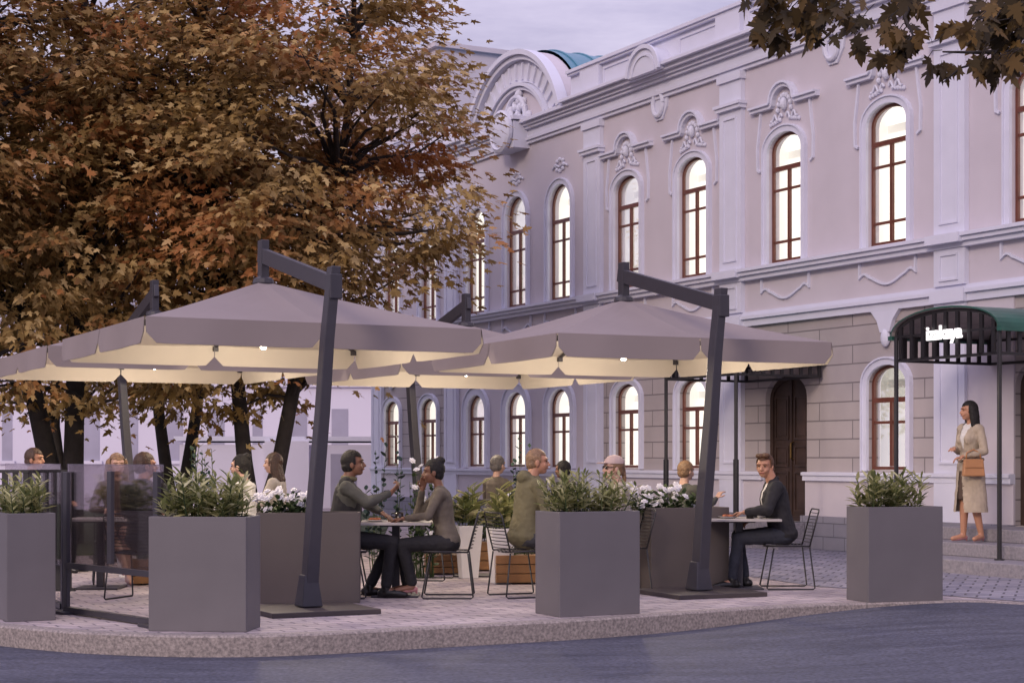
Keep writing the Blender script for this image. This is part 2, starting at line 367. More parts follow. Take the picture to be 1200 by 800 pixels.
# lawn under the trees
lw = MB(); pts = [(-30, 22.5), (-9.5, 21.2), (-6.0, 24.0), (-3.2, 25.6), (-2.2, 29), (-3, 44), (-30, 44)]
lw.add([(x, y, 0.02) for x, y in pts] + [(x, y, -0.1) for x, y in pts], [list(range(7))] + [[i, (i + 1) % 7, (i + 1) % 7 + 7, i + 7] for i in range(7)])
M_lawn = mat('mown_grass', (0.035, 0.055, 0.02), 0.9, scale=3, col2=(0.07, 0.09, 0.03), bump=0.8, bscale=60)
tag(lw.build('lawn', M_lawn), kind='structure')
# ------------------------------------------------------------------ the facade building (local x along the wall, -y outward)
B = empty('arcaded_building', (4.63, 25.7, 0), R(-62.1), 'two-storey beige building with white stucco trim, arched lit windows and curved gable', 'building')
def arch(c, w, z0, zt, rise, n=12):
    p = [(c - w / 2, z0), (c + w / 2, z0), (c + w / 2, zt - rise)]
    for k in range(1, n): a = math.pi * k / n; p.append((c + w / 2 * math.cos(a), zt - rise + rise * math.sin(a)))
    p.append((c - w / 2, zt - rise)); return p
def wall_panel(m, s0, s1, z0, z1, holes, depth=0.20):
    hs = sorted(holes); s = s0
    for (c, w, h0, ht, rise) in hs:
        if c - w / 2 > s: m.add([(s, 0, z0), (c - w / 2, 0, z0), (c - w / 2, 0, z1), (s, 0, z1)], [(0, 1, 2, 3)])
        a = arch(c, w, h0, ht, rise)
        if h0 > z0: m.add([(c - w / 2, 0, z0), (c + w / 2, 0, z0), (c + w / 2, 0, h0), (c - w / 2, 0, h0)], [(0, 1, 2, 3)])
        up = a[2:]
        for i in range(len(up) - 1):
            m.add([(up[i][0], 0, up[i][1]), (up[i][0], 0, z1), (up[i + 1][0], 0, z1), (up[i + 1][0], 0, up[i + 1][1])], [(0, 1, 2, 3)])
        k = len(a)
        m.add([(x, 0, z) for x, z in a] + [(x, depth, z) for x, z in a], [(i, (i + 1) % k, (i + 1) % k + k, i + k) for i in range(k)])
        s = c + w / 2
    if s < s1: m.add([(s, 0, z0), (s1, 0, z0), (s1, 0, z1), (s, 0, z1)], [(0, 1, 2, 3)])
def band(m, path, w, y0, y1, closed=False):       # flat strip of width w centred on a path in the wall plane, from y0 out to y1
    P_ = [Vector(p) for p in path]; n = len(P_); L_, R_ = [], []
    for i, p in enumerate(P_):
        a = P_[i - 1] if (i > 0 or closed) else p; b = P_[(i + 1) % n] if (i < n - 1 or closed) else p
        t1 = (p - a); t2 = (b - p)
        t1 = t1.normalized() if t1.length > 1e-6 else t2.normalized(); t2 = t2.normalized() if t2.length > 1e-6 else t1
        n1 = Vector((-t1.y, t1.x)); n2 = Vector((-t2.y, t2.x)); mm = (n1 + n2)
        mm = mm.normalized() if mm.length > 1e-4 else n1
        k = w / 2 / max(0.35, mm.dot(n1)); L_.append(p + mm * k); R_.append(p - mm * k)
    vs = []
    for l, r in zip(L_, R_): vs += [(l.x, y0, l.y), (l.x, y1, l.y), (r.x, y1, r.y), (r.x, y0, r.y)]
    fs = []
    rg = n if closed else n - 1
    for i in range(rg):
        j = (i + 1) % n
        for k in range(4): fs.append((4 * i + k, 4 * j + k, 4 * j + (k + 1) % 4, 4 * i + (k + 1) % 4))
    if not closed: fs += [(0, 1, 2, 3), (4 * n - 4, 4 * n - 1, 4 * n - 2, 4 * n - 3)]
    m.add(vs, fs)

UP = [7.3, 4.42, 1.56, -0.83, -3.37, -5.46, -7.9, -9.67, -11.46, -13.8, -15.8, 9.7, 12.0]
GR = [7.3, 1.56, -3.37, -5.46, -7.9, -9.67, -11.46, -13.8, -15.8, 9.7]
RIS = (-7.9, -9.67, -11.46)
def upspec(c): return (c, 0.86, 4.42, 6.62, 0.42) if c in RIS else (c, 0.86, 4.42, 6.42, 0.27)
def grspec(c): return (c, 0.84, 1.20, 2.70, 0.36) if c in RIS else (c, 0.84, 1.20, 2.70, 0.27)
DOORS = [(-0.83, 1.05, 0.40, 2.66, 0.34), (4.60, 1.10, 0.49, 2.66, 0.34)]
S0, S1 = -16.9, 13.5
m = MB(); wall_panel(m, S0, -12.6, 0.45, 3.5, [grspec(c) for c in GR if c < -12.6])
m.build('ashlar_wall', M_ashlar, B); m = MB()
wall_panel(m, -6.6, S1, 0.45, 3.5, [grspec(c) for c in GR if c > -6.6] + DOORS)
m.build('ashlar_wall', M_ashlar, B)
m = MB(); wall_panel(m, -12.6, -6.6, 0.45, 3.5, [grspec(c) for c in RIS])
wall_panel(m, S0, S1, 3.5, 8.2, [upspec(c) for c in UP])
m.add([(S0, 0, 0), (S0, 14, 0), (S0, 14, 8.6), (S0, 0, 8.6)], [(0, 1, 2, 3)])
m.add([(S1, 0, 0), (S1, 14, 0), (S1, 14, 8.6), (S1, 0, 8.6)], [(0, 1, 2, 3)])
m.add([(S0, 14, 0), (S1, 14, 0), (S1, 14, 8.6), (S0, 14, 8.6)], [(0, 1, 2, 3)])
m.build('plaster_wall', M_wall, B)
# smooth lower panels under the sill band, and door/canopy bay plaster
m = MB()
def gap(a, b, cuts):
    out = []; s = a
    for c0, c1 in sorted(cuts):
        if c0 > s: out.append((s, c0))
        s = c1
    if s < b: out.append((s, b))
    return out
dcuts = [(-0.83 - 0.525, -0.83 + 0.525), (4.6 - 0.55, 4.6 + 0.55)]
for a, b in gap(S0, S1, dcuts): m.b2(a, b, -0.035, 0.0 - 0.001, 0.50, 1.03)
m.b2(3.14, 4.05, -0.03, -0.001, 1.16, 3.47); m.b2(5.15, 6.02, -0.03, -0.001, 1.16, 3.47)
m.build('lower_panel', M_wall, B)
m = MB()
for a, b in gap(S0 - 0.03, S1, dcuts): m.b2(a, b, -0.13, 0.05, -0.1, 0.50)
m.build('plinth', M_plinth, B)
m = MB()
for a, b in gap(S0 - 0.04, S1, dcuts): m.b2(a, b, -0.09, 0.0 - 0.002, 1.03, 1.16); m.b2(a, b, -0.12, -0.091, 1.11, 1.155)
m.build('sill_band', M_trim, B)
# string courses between the storeys
m = MB()
m.b2(S0 - .04, S1, -0.07, -0.001, 3.47, 3.64); m.b2(S0 - .06, S1, -0.115, -0.071, 3.58, 3.635); m.b2(S0 - .05, S1, -0.045, -0.002, 3.642, 3.70)
m.b2(S0 - .06, S1, -0.16, -0.001, 4.27, 4.33); m.b2(S0 - .05, S1, -0.11, -0.002, 4.20, 4.268); m.b2(S0 - .07, S1, -0.20, -0.001, 4.332, 4.38)
m.build('string_course', M_trim, B)
# entablature, parapet
m = MB()
PED0, PED1 = -9.56 - 2.13, -9.56 + 2.13
m.b2(S0 - .03, S1, -0.06, -0.001, 7.58, 7.64); m.b2(S0 - .05, S1, -0.10, -0.001, 7.642, 7.70); m.b2(S0 - .02, S1, -0.045, -0.002, 7.702, 7.86)
m.b2(S0 - .06, S1, -0.12, -0.001, 7.862, 7.91); m.b2(S0 - .08, S1, -0.17, -0.001, 7.912, 7.97); m.b2(S0 - .1, S1, -0.25, -0.001, 7.972, 8.04)
for a, b in ((S0 - .12, PED0 - 0.02), (PED1 + 0.02, S1)):
    m.b2(a, b, -0.34, 0.0, 8.042, 8.09); m.b2(a, b, -0.30, 0.0, 8.092, 8.115)
m.build('cornice', M_trim, B)
m = MB()
for a, b in ((S0 - .02, PED0), (PED1, S1)):
    m.b2(a, b, -0.05, 0.25, 8.117, 8.56); m.b2(a, b, -0.13, 0.30, 8.562, 8.60); m.b2(a, b, -0.17, 0.33, 8.602, 8.66)
PIL = [2.90, -2.2, -6.6, -12.6, -16.6, 6.2, 11.0]
for p in PIL:
    if not (PED0 < p < PED1): m.b2(p - .34, p + .34, -0.14, -0.051, 8.119, 8.555)
for a, b in ((-6.2, -5.1), (-3.7, -2.6), (-1.7, 0.3), (0.9, 2.4), (3.3, 5.7)):
    band(m, [(a, 8.2), (b, 8.2), (b, 8.48), (a, 8.48)], 0.035, -0.05, -0.075, True)
m.build('parapet', M_trim, B)
# roof deck
m = MB(); m.b2(S0, S1, 0.3, 14, 8.3, 8.45); m.build('roof', M_teal, B)
# pilasters: each a part
for p in PIL:
    m = MB()
    W = 0.30
    m.b2(p - W, p + W, -0.085, -0.003, 0.50, 1.028)
    m.b2(p - W, p + W, -0.085, -0.0035, 1.162, 3.468)
    m.b2(p - W, p + W, -0.085, -0.003, 3.702, 4.198)
    m.b2(p - W, p + W, -0.085, -0.003, 4.382, 7.578)
    m.b2(p - W - .04, p + W + .04, -0.15, -0.003, 6.98, 7.04); m.b2(p - W - .06, p + W + .06, -0.18, -0.003, 7.042, 7.09)
    m.b2(p - W - .03, p + W + .03, -0.125, -0.003, 7.45, 7.575)
    for z0, z1 in ((4.55, 6.85), (3.78, 4.12), (1.3, 3.35)):
        band(m, [(p - .17, z0), (p + .17, z0), (p + .17, z1), (p - .17, z1)], 0.03, -0.084, -0.105, True)
    m.b2(p - W - .03, p + W + .03, -0.14, -0.0025, 3.466, 3.642); m.b2(p - W - .03, p + W + .03, -0.225, -0.0025, 4.26, 4.385)
    m.build('pilaster', M_trim, B)
# windows
def window(spec, upper):
    c, w, z0, zt, rise = spec; ris = c in RIS
    a = arch(c, w, z0, zt, rise, 14)
    f = MB()
    FD0, FD1 = 0.055, 0.095
    band(f, arch(c, w - .05, z0 + .025, zt - .025, rise - .02, 14), 0.044, FD0, FD1, True)
    tr = 5.88 if upper else 2.20
    if ris and upper: tr = 5.92
    f.b2(c - w / 2 + .05, c + w / 2 - .05, FD0 - .01, FD1, tr - .035, tr + .035)
    f.b2(c - .025, c + .025, FD0 - .005, FD1 + .002, z0 + .05, tr - .035)
    bars = (5.55, 4.74) if upper else (1.88,)
    for zb in bars: f.b2(c - w / 2 + .05, c + w / 2 - .05, FD0 + .008, FD1 - .005, zb - .02, zb + .02)
    fr = f.build('window', M_frame, B)
    g = MB(); g.add([(x, 0.085, z) for x, z in arch(c, w - .06, z0 + .03, zt - .03, rise - .02, 14)], [list(range(len(a)))])
    g.build('pane', M_winglass, fr)
    r = MB(); D = 0.95
    q = [(c - w / 2 - .18, z0 - .25), (c + w / 2 + .18, z0 - .25), (c + w / 2 + .18, zt + .1), (c - w / 2 - .18, zt + .1)]
    r.add([(x, 0.205, z) for x, z in q] + [(x, D, z) for x, z in q], [(4, 5, 6, 7), (0, 1, 5, 4), (1, 2, 6, 5), (2, 3, 7, 6), (3, 0, 4, 7)])
    # a partition, a ceiling beam and a curtain edge seen inside
    r.b2(c - w / 2 - .17, c + w / 2 + .17, .5, .66, zt - .3, zt - .18)
    r.cur = 2; hx = random.uniform(.0, .30); r.b2(c + hx - .08, c + hx + .42, .80, .90, z0 - .24, z0 + random.uniform(.55, 1.25) * (1 if upper else .6)); r.cur = 0
    ro = r.build('lit_room', [M_room, M_glow, M_partition], fr)
    me = ro.data; mi = [p.material_index for p in me.polygons]
    for pi, p in enumerate(me.polygons):
        if p.center.y > D - .001: mi[pi] = 1
    me.polygons.foreach_set('material_index', mi)
    # white surround
    t = MB(); tw = 0.16 if (not upper and ris) else 0.09
    o = w / 2 + tw / 2
    pth = [(c - o, z0 - .02)] + [(c - o, zt - rise)]
    for k2 in range(1, 14): an = math.pi - math.pi * k2 / 14; pth.append((c + o * math.cos(an), zt - rise + (rise + tw / 2) * math.sin(an)))
    pth += [(c + o, zt - rise), (c + o, z0 - .02)]
    band(t, pth, tw, -0.001, -0.05); 
    o2 = w / 2 + tw + .012
    pth = [(c - o2, z0 - .02), (c - o2, zt - rise)]
    for k2 in range(1, 14): an = math.pi - math.pi * k2 / 14; pth.append((c + o2 * math.cos(an), zt - rise + (rise + tw + .012) * math.sin(an)))
    pth += [(c + o2, zt - rise), (c + o2, z0 - .02)]
    band(t, pth, .025, -0.0012, -0.075)
    t.b2(c - o2 - .02, c + o2 + .02, -0.10, -0.0015, z0 - .045, z0 - .022) if upper else None
    t.build('surround', M_trim, fr)
M_glow = bpy.data.materials.new('glowing_room_back_wall'); M_glow.use_nodes = True  # back wall glows unevenly, standing in for the room's lighting
nt = M_glow.node_tree; b = nt.nodes['Principled BSDF']; b.inputs['Base Color'].default_value = (0.75, 0.75, 0.74, 1)
tc = nt.nodes.new("ShaderNodeTexCoord"); no = nt.nodes.new("ShaderNodeTexNoise"); no.inputs['Scale'].default_value = 0.9
mr = nt.nodes.new("ShaderNodeMapRange"); mr.inputs['From Min'].default_value = 0.3; mr.inputs['From Max'].default_value = 0.7; mr.inputs['To Min'].default_value = 0.62; mr.inputs['To Max'].default_value = 0.86
nt.links.new(tc.outputs['Object'], no.inputs[0]); nt.links.new(no.outputs['Fac'], mr.inputs[0]); nt.links.new(mr.outputs[0], b.inputs['Emission Strength'])
b.inputs['Emission Color'].default_value = (1.0, 0.99, 0.97, 1)
for c in UP: window(upspec(c), True)
for c in GR: window(grspec(c), False)
# hood moulds over the upper windows, aprons under them, keystones over the ground floor
def hood(c):
    m = MB()
    z = 6.86
    path = [(c - .84, z), (c - .32, z)] + [(c + .30 * math.cos(math.pi - math.pi * k / 10), z + .02 + .27 * math.sin(math.pi * k / 10)) for k in range(0, 11)] + [(c + .32, z), (c + .84, z)]
    band(m, path, 0.075, -0.001, -0.085); band(m, [(x, y + .035) for x, y in path], 0.035, -0.0015, -0.125)
    for s in (-1, 1):
        band(m, [(c + s * .62, z - .04), (c + s * .66, 6.55), (c + s * .71, 6.25), (c + s * .70, 5.92), (c + s * .63, 5.88)], 0.035, -0.001, -0.04)
    # crest of scrolls
    for k in range(9):
        a = math.pi * (k + .5) / 9; r = 0.17
        m.ell((c + r * math.cos(a), -0.03, 6.72 + .27 * math.sin(a)), (.035, .04, .045), nu=8, nv=6)
    m.ell((c, -0.04, 6.85), (.06, .07, .10), nu=10, nv=7)
    for s in (-1, 1):
        pts = [(c + s * (.05 + .12 * t), -0.035, 6.66 + .05 * math.sin(t * 5)) for t in [i / 8 for i in range(20)]]
        m.tube(pts, .018, 6)
        for i in range(5): m.ell((c + s * (.12 + .06 * i), -0.02, 6.62 - .012 * i), (.028, .03, .035), nu=7, nv=5)
    m.build('hood_mould', M_trim, B)
def apron(c):
    m = MB(); a = [(c - .60, 4.19), (c - .60, 3.98)]
    a += [(c - .60 + .2 * t, 3.98 + .05 * math.sin(t * math.pi)) for t in (.25, .5, .75, 1)]
    a += [(c - .4 + .8 * k / 12, 3.98 - .13 * math.sin(math.pi * k / 12) ** 1.3) for k in range(1, 12)]
    a += [(c + .40 + .2 * t, 3.98 + .05 * math.sin((t) * math.pi)) for t in (0, .25, .5, .75)] + [(c + .60, 3.98), (c + .60, 4.19)]
    band(m, a, 0.03, -0.001, -0.04); m.build('apron_moulding', M_trim, B)
def keystone(c):
    m = MB(); m.prism([(c - .30, 3.469), (c + .30, 3.469), (c + .17, 3.33), (c + .10, 3.16), (c - .10, 3.16), (c - .17, 3.33)], -0.07, -0.003)
    m.ell((c, -0.05, 3.08), (.085, .06, .13), nu=12, nv=8); m.build('keystone', M_trim, B)
for c in UP:
    if c not in RIS: hood(c)
    else:
        m = MB()
        for k in range(8):
            a = 2 * math.pi * k / 8; m.ell((c + .16 * math.cos(a), -.02, 6.98 + .11 * math.sin(a)), (.05, .03, .04), nu=8, nv=5)
        m.tube([(c - .3, -.02, 6.93), (c - .15, -.03, 7.0), (c, -.03, 6.94), (c + .15, -.03, 7.0), (c + .3, -.02, 6.93)], .02, 6)
        m.build('stucco_garland', M_trim, B)
    apron(c)
for c in GR:
    if c not in RIS: keystone(c)
# small roundel wreaths breaking the cornice
for c in (-4.39, 0.36, 4.9):
    m = MB(); m.tube([(c + .15 * math.cos(2 * math.pi * k / 20), -.06, 7.50 + .21 * math.sin(2 * math.pi * k / 20)) for k in range(21)], .04, 8, cap=False)
    m.prism([(c + .50 * math.cos(math.pi * k / 16), 7.99 + .46 * math.sin(math.pi * k / 16)) for k in range(17)], -0.352, -0.02)
    band(m, [(c + .50 * math.cos(math.pi * k / 16), 7.99 + .46 * math.sin(math.pi * k / 16)) for k in range(17)], .07, -.353, -.40)
    band(m, [(c + .36 * math.cos(math.pi * k / 16), 7.99 + .32 * math.sin(math.pi * k / 16)) for k in range(17)], .04, -.353, -.375)
    m.prism([(c - .30, 7.72), (c - .24, 7.42), (c - .1, 7.22), (c + .1, 7.22), (c + .24, 7.42), (c + .30, 7.72)], -0.035, -0.001)
    m.build('cornice_wreath', M_trim, B)
# big curved gable
gc, gz, GRR = -9.56, 7.33, 2.13
g = MB()
pl = []
for k in range(33):
    a = math.pi * k / 32; x = gc + GRR * math.cos(a); z = gz + GRR * math.sin(a)
    if z >= 8.042: pl.append((x, z))
pl = [(PED1 - 0.13, 8.043)] + pl + [(PED0 + 0.13, 8.043)]
g.prism(pl, -0.02, 0.30)
ga = g.build('gable', M_wall, B)
g = MB()
def arcp(r, a0=20, a1=160, n=36): return [(gc + r * math.cos(R(a0 + (a1 - a0) * k / n)), gz + r * math.sin(R(a0 + (a1 - a0) * k / n))) for k in range(n + 1)]
band(g, arcp(2.10), .10, -0.021, -0.26); band(g, arcp(2.0), .09, -0.0205, -0.18); band(g, arcp(1.48, 30, 150), .07, -0.021, -0.17); band(g, arcp(1.40, 31, 149), .06, -0.0205, -0.11); band(g, arcp(1.74, 25, 155), .42, -0.0202, -0.06)
for k in range(15):
    a = R(28 + 124 * k / 14); band(g, [(gc + r * math.cos(a), gz + r * math.sin(a)) for r in (1.58, 1.90)], .05, -0.061, -0.11)
g.build('gable_moulding', M_trim, ga)
g = MB(); rnd = random.Random(3)
for k in range(60):
    u = rnd.uniform(-1, 1); v = rnd.random(); 
    if abs(u) > 1.02 - v * .8: continue
    g.ell((gc + u * .55, -0.05 - .05 * rnd.random(), 8.05 + v * .62), (.06 + .04 * rnd.random(), .07, .05 + .05 * rnd.random()), nu=8, nv=6)
g.tube([(gc + .42 * math.cos(math.pi * k / 14), -.1, 8.08 + .5 * math.sin(math.pi * k / 14)) for k in range(15)], .05, 7)
g.build('stucco_crest', M_trim, ga)
g = MB(); g.b2(gc - .42, gc + .42, -.36, -.001, 7.50, 8.02); g.b2(gc - .47, gc + .47, -.41, -.002, 8.043, 8.12)
g.build('gable_pedestal', M_trim, B)
g = MB()
nn = 28
for r0, r1, ya, yb in ((0, .36, -.362, -.46), (.30, .40, -.364, -.52)):
    pass
Mx = Matrix.Translation((gc, -.36, 7.86)) @ Matrix.Rotation(R(90), 4, 'X')
t = MB(); t.lathe([(.38, 0), (.42, .03), (.42, .10), (.36, .14), (.33, .10), (.20, .13), (.001, .15)], n=nn, cap=False)
g.add([Mx @ Vector(v) for v in t.v], t.f)
g.build('medallion', M_trim, B)
# barrel roof behind the gable
g = MB(); rr = 2.16; nseg = 28
vs = []
for y in (0.31, 6.5):
    for k in range(nseg + 1):
        a = R(24 + 132 * k / nseg); vs.append((gc + rr * math.cos(a), y, gz + .03 + rr * math.sin(a)))
g.add(vs, [(k, k + 1, nseg + 2 + k, nseg + 1 + k) for k in range(nseg)])
g.add([vs[nseg + 1 + k] for k in range(nseg + 1)], [list(range(nseg + 1))])
for j in range(9):
    y = .5 + j * .55
    g.tube([(gc + (rr + .01) * math.cos(R(24 + 132 * k / nseg)), y, gz + .03 + (rr + .01) * math.sin(R(24 + 132 * k / nseg))) for k in range(nseg + 1)], .025, 5)
g.build('barrel_roof', M_teal, B, smooth=False)
# doors
for (c, w, z0, zt, rise) in DOORS:
    d = MB(); d.prism(arch(c, w - .004, z0 + .002, zt - .002, rise, 14), 0.12, 0.195)
    dr = d.build('door', M_door, B)
    p = MB()
    band(p, arch(c, w - .08, z0 + .04, zt - .04, rise, 14), .07, 0.119, 0.085, True)
    p.b2(c - .022, c + .022, .095, .119, z0 + .07, zt - .08)
    for s in (-1, 1):
        x = c + s * .245
        for a0, a1 in ((z0 + .15, z0 + .75), (z0 + .85, z0 + 1.15), (z0 + 1.27, zt - .34)):
            band(p, [(x - .16, a0), (x + .16, a0), (x + .16, a1), (x - .16, a1)], .03, .119, .098, True)
            p.b2(x - .115, x + .115, .108, .119, a0 + .05, a1 - .05)
    p.build('door_moulding', M_door, dr)
    h = MB(); h.tube([(c + .06, .1, z0 + .95), (c + .06, .05, z0 + .97), (c + .06, .05, z0 + 1.2), (c + .06, .1, z0 + 1.22)], .014, 8); h.build('handle', mat('aged_brass', (0.22, 0.14, 0.05), 0.35, metal=0.9), dr)
# taller rear wing on the left
W_ = MB(); W_.b2(-24, -13.95, 0.25, 12, 8.4, 10.55); W_.b2(-24.1, -13.85, 0.15, 12.1, 10.552, 10.66)
W_.build('attic_storey', M_wall, B)

# ------------------------------------------------------------------ entrance steps and canopies
def local(s, y, z=0): a = R(-62.1); return (4.63 + s * math.cos(a) - y * math.sin(a), 25.7 + s * math.sin(a) + y * math.cos(a), z)
st = MB(); s0, s1 = -0.94, 1.5
for i, (yf, zt) in enumerate(((-2.05, .165), (-1.50, .33), (-1.0, .489))):
    st.b2(s0, 1.9, yf, -0.14, (0, .1651, .3301)[i] if i else -.02, zt)
so = st.build('stone_steps', M_step, None, bevel=.012); so.location = local(4.6, 0); so.rotation_euler = (0, 0, R(-62.1))
tag(so, 'wide three-step granite stair under the standing woman and the green arched canopy', 'steps')
st = MB()
st.b2(-.8, .8, -.75, -0.14, -.02, .15); st.b2(-.65, .65, -.45, -.14, .1501, .395)
so = st.build('stone_steps', M_step, None, bevel=.01); so.location = local(-.83, 0); so.rotation_euler = (0, 0, R(-62.1))
tag(so, 'small granite doorstep below the brown arched door behind the seated man', 'steps')

def canopy(c, hw, dep, zfoot, zf, ze, rise, label, sign):
    e = empty('entrance_canopy', local(c, 0), R(-62.1), label, 'canopy')
    for s in (-1, 1):
        p = MB(); p.tube([(s * hw, -dep, zfoot), (s * hw, -dep, ze)], .028, 10); p.tube([(s * hw, -dep, zfoot), (s * hw, -dep, zfoot + .015)], .06, 12)
        if not sign: p.tube([(s * hw, -dep, 0), (s * hw, -dep, 1.35)], .042, 10)
        p.build('post', M_black, e)
    n = 18
    def ar(y, off=0): return [((hw + off) * math.cos(math.pi * k / n), y, ze + (rise + off) * math.sin(math.pi * k / n) ** .9) for k in range(n + 1)]
    r = MB()
    a, b = ar(-dep - .06, .05), ar(-.03, .05); a2, b2 = ar(-dep - .06, .03), ar(-.03, .03)
    r.add(a + b, [(k, k + 1, n + 2 + k, n + 1 + k) for k in range(n)])
    r.add(a + a2, [(k, n + 1 + k, n + 2 + k, k + 1) for k in range(n)])
    q_ = MB(); q_.add(a2 + b2, [(k, n + 1 + k, n + 2 + k, k + 1) for k in range(n)]); q_.build('roof_lining', mat('grey_brown_lining', (0.34, 0.30, 0.29), .8), e)
    for s in (-1, 1): r.b2(s * (hw + .02), s * (hw + .09), -dep - .06, -.03, ze - .04, ze + .012)
    r.build('roof', M_copper, e)
    f = MB()
    f.tube(ar(-dep), .022, 6); f.tube(ar(-.06), .022, 6)
    for y in (-dep, -.06): f.bar((-hw, y, zf), (hw, y, zf), .03, .035); f.bar((-hw, y, ze), (hw, y, ze), .025, .03)
    for s in (-1, 1): f.bar((s * hw, -dep, zf), (s * hw, 0 - .05, zf), .03, .035); f.bar((s * hw, -dep, ze), (s * hw, -.05, ze), .025, .03)
    f.build('frame', M_black, e)
    g = MB(); nb = 9
    for k in range(nb):
        x = -hw + .09 + (2 * hw - .18) * k / (nb - 1); zt = ze + rise * max(0, (1 - (x / hw) ** 2)) ** .45
        g.b2(x - .028, x + .028, -dep - .015, -dep + .015, zf, zt - .01)
    for s in (-1, 1):
        for k in range(9):
            y = -dep + .14 + (dep - .22) * k / 8; g.b2(s * hw - .012, s * hw + .012, y - .028, y + .028, zf, ze)
    g.build('slats', M_black, e)
    if sign:
        cu = bpy.data.curves.new('sign_text', 'FONT'); cu.body = 'izakaya'; cu.size = .245; cu.extrude = .012; cu.offset = .0035; cu.align_x = 'CENTER'; cu.space_character = .92
        t = bpy.data.objects.new('tmp', cu); COL.objects.link(t); dg = bpy.context.evaluated_depsgraph_get()
        me = bpy.data.meshes.new_from_object(t.evaluated_get(dg)); bpy.data.objects.remove(t)
        s = bpy.data.objects.new('sign_lettering', me); COL.objects.link(s); me.materials.clear(); me.materials.append(M_sign)
        s.parent = e; s.location = (.02, -dep - .05, ze - .08); s.rotation_euler = (R(90), 0, 0)
        s['label'] = 'glowing white lettering reading izakaya'
    return e
canopy(4.57, .91, 1.65, .165, 2.60, 2.90, .27, 'green barrel-roofed metal canopy with the glowing izakaya lettering over the stone steps', True)
canopy(-.83, .93, 1.60, 0, 2.59, 2.80, .33, 'dark slatted door canopy half hidden behind the right umbrella', False)

# ------------------------------------------------------------------ distant buildings behind the trees
d = empty('distant_building', (-16, 62, 0), R(4), 'long pale lavender building with narrow dark windows beyond the tree trunks', 'building')
m = MB(); m.b2(-26, 14.2, 0, 10, 0, 9.5); m.build('wall', M_farwall, d)
m = MB(); m.b2(-26.3, 14.5, -.3, 10.3, 9.5, 10); m.b2(-26.1, 14.3, -.12, 0 - .01, 4.0, 4.25); m.build('cornice', M_farwall, d)
for i in range(26):
    x = -24.8 + i * 1.5
    for z in (1.3, 5.4):
        m = MB(); ww = .30 if i % 3 else .18; m.b2(x - ww, x + ww, -.02, 0.02, z, z + 1.9); w = m.build('window', M_farwin, d)
        m = MB(); m.b2(x - ww - .1, x + ww + .1, -.1, -.021, z - .12, z - .001); m.build('sill', M_farwall, w)
d = empty('low_pavilion', (-5.9, 47, 0), R(8), 'low flat-roofed pale annexe beside the far end of the facade', 'building')
m = MB(); m.b2(-3.2, 2.6, 0, 5, 0, 1.75); m.b2(-.9, .3, -.35, -.01, 0, 1.85); m.build('wall', M_farwall, d)
m = MB(); m.b2(-3.35, 2.75, -.12, 5.1, 1.852, 1.98); m.build('roof', M_trim, d)
m = MB(); m.b2(.9, 1.6, -.03, .0, .05, 1.5); m.build('door', M_farwin, d)
# ------------------------------------------------------------------ leaves and trees
def maple_leaf(detail):
    if detail: 
        half = [(0, 0), (.10, .03), (.30, -.06), (.27, .06), (.36, .12), (.20, .20), (.50, .30), (.44, .37), (.48, .50), (.34, .45), (.16, .40), (.24, .62), (.15, .62), (.12, .78), (0, 1.0)]
    else:
        half = [(0, 0), (.30, -.02), (.20, .18), (.50, .42), (.16, .42), (.18, .66), (0, 1.0)]
    pts = half + [(-x, y) for x, y in half[-2:0:-1]]
    return np.array([(x, y, -.22 * abs(x) - .12 * y * y) for x, y in pts])
def blade_leaf(w=.12):
    return np.array([(0, 0, 0), (w, .35, .03), (w * .75, .7, -.02), (0, 1, -.14), (-w * .75, .7, -.02), (-w, .35, .03)])
def oval_leaf():
    return np.array([(0, 0, 0), (.22, .2, .02), (.30, .5, .0), (.18, .82, -.06), (0, 1, -.12), (-.18, .82, -.06), (-.30, .5, 0), (-.22, .2, .02)])
def leaves_mesh(name, tmpl, pos, dirs, ups, size, material, parent=None):
    """pos, dirs (leaf axis), ups (leaf normal hint) as n x 3; one ngon per leaf"""
    pos = np.asarray(pos, float); dirs = np.asarray(dirs, float); ups = np.asarray(ups, float); size = np.asarray(size, float)
    n = len(pos); k = len(tmpl)
    dirs = dirs / np.linalg.norm(dirs, axis=1)[:, None]
    xs = np.cross(dirs, ups); xs /= (np.linalg.norm(xs, axis=1)[:, None] + 1e-9); zs = np.cross(xs, dirs)
    V = pos[:, None, :] + size[:, None, None] * (tmpl[None, :, 0:1] * xs[:, None, :] + tmpl[None, :, 1:2] * dirs[:, None, :] + tmpl[None, :, 2:3] * zs[:, None, :])
    me = bpy.data.meshes.new(name); me.vertices.add(n * k); me.vertices.foreach_set('co', V.reshape(-1))
    me.loops.add(n * k); me.loops.foreach_set('vertex_index', np.arange(n * k, dtype=np.int32))
    me.polygons.add(n); me.polygons.foreach_set('loop_start', np.arange(0, n * k, k, dtype=np.int32))
    me.update(calc_edges=True); me.materials.append(material)
    o = bpy.data.objects.new(name, me); COL.objects.link(o)
    if parent: o.parent = parent
    return o
def rand_unit(n):
    v = rng.normal(size=(n, 3)); return v / np.linalg.norm(v, axis=1)[:, None]

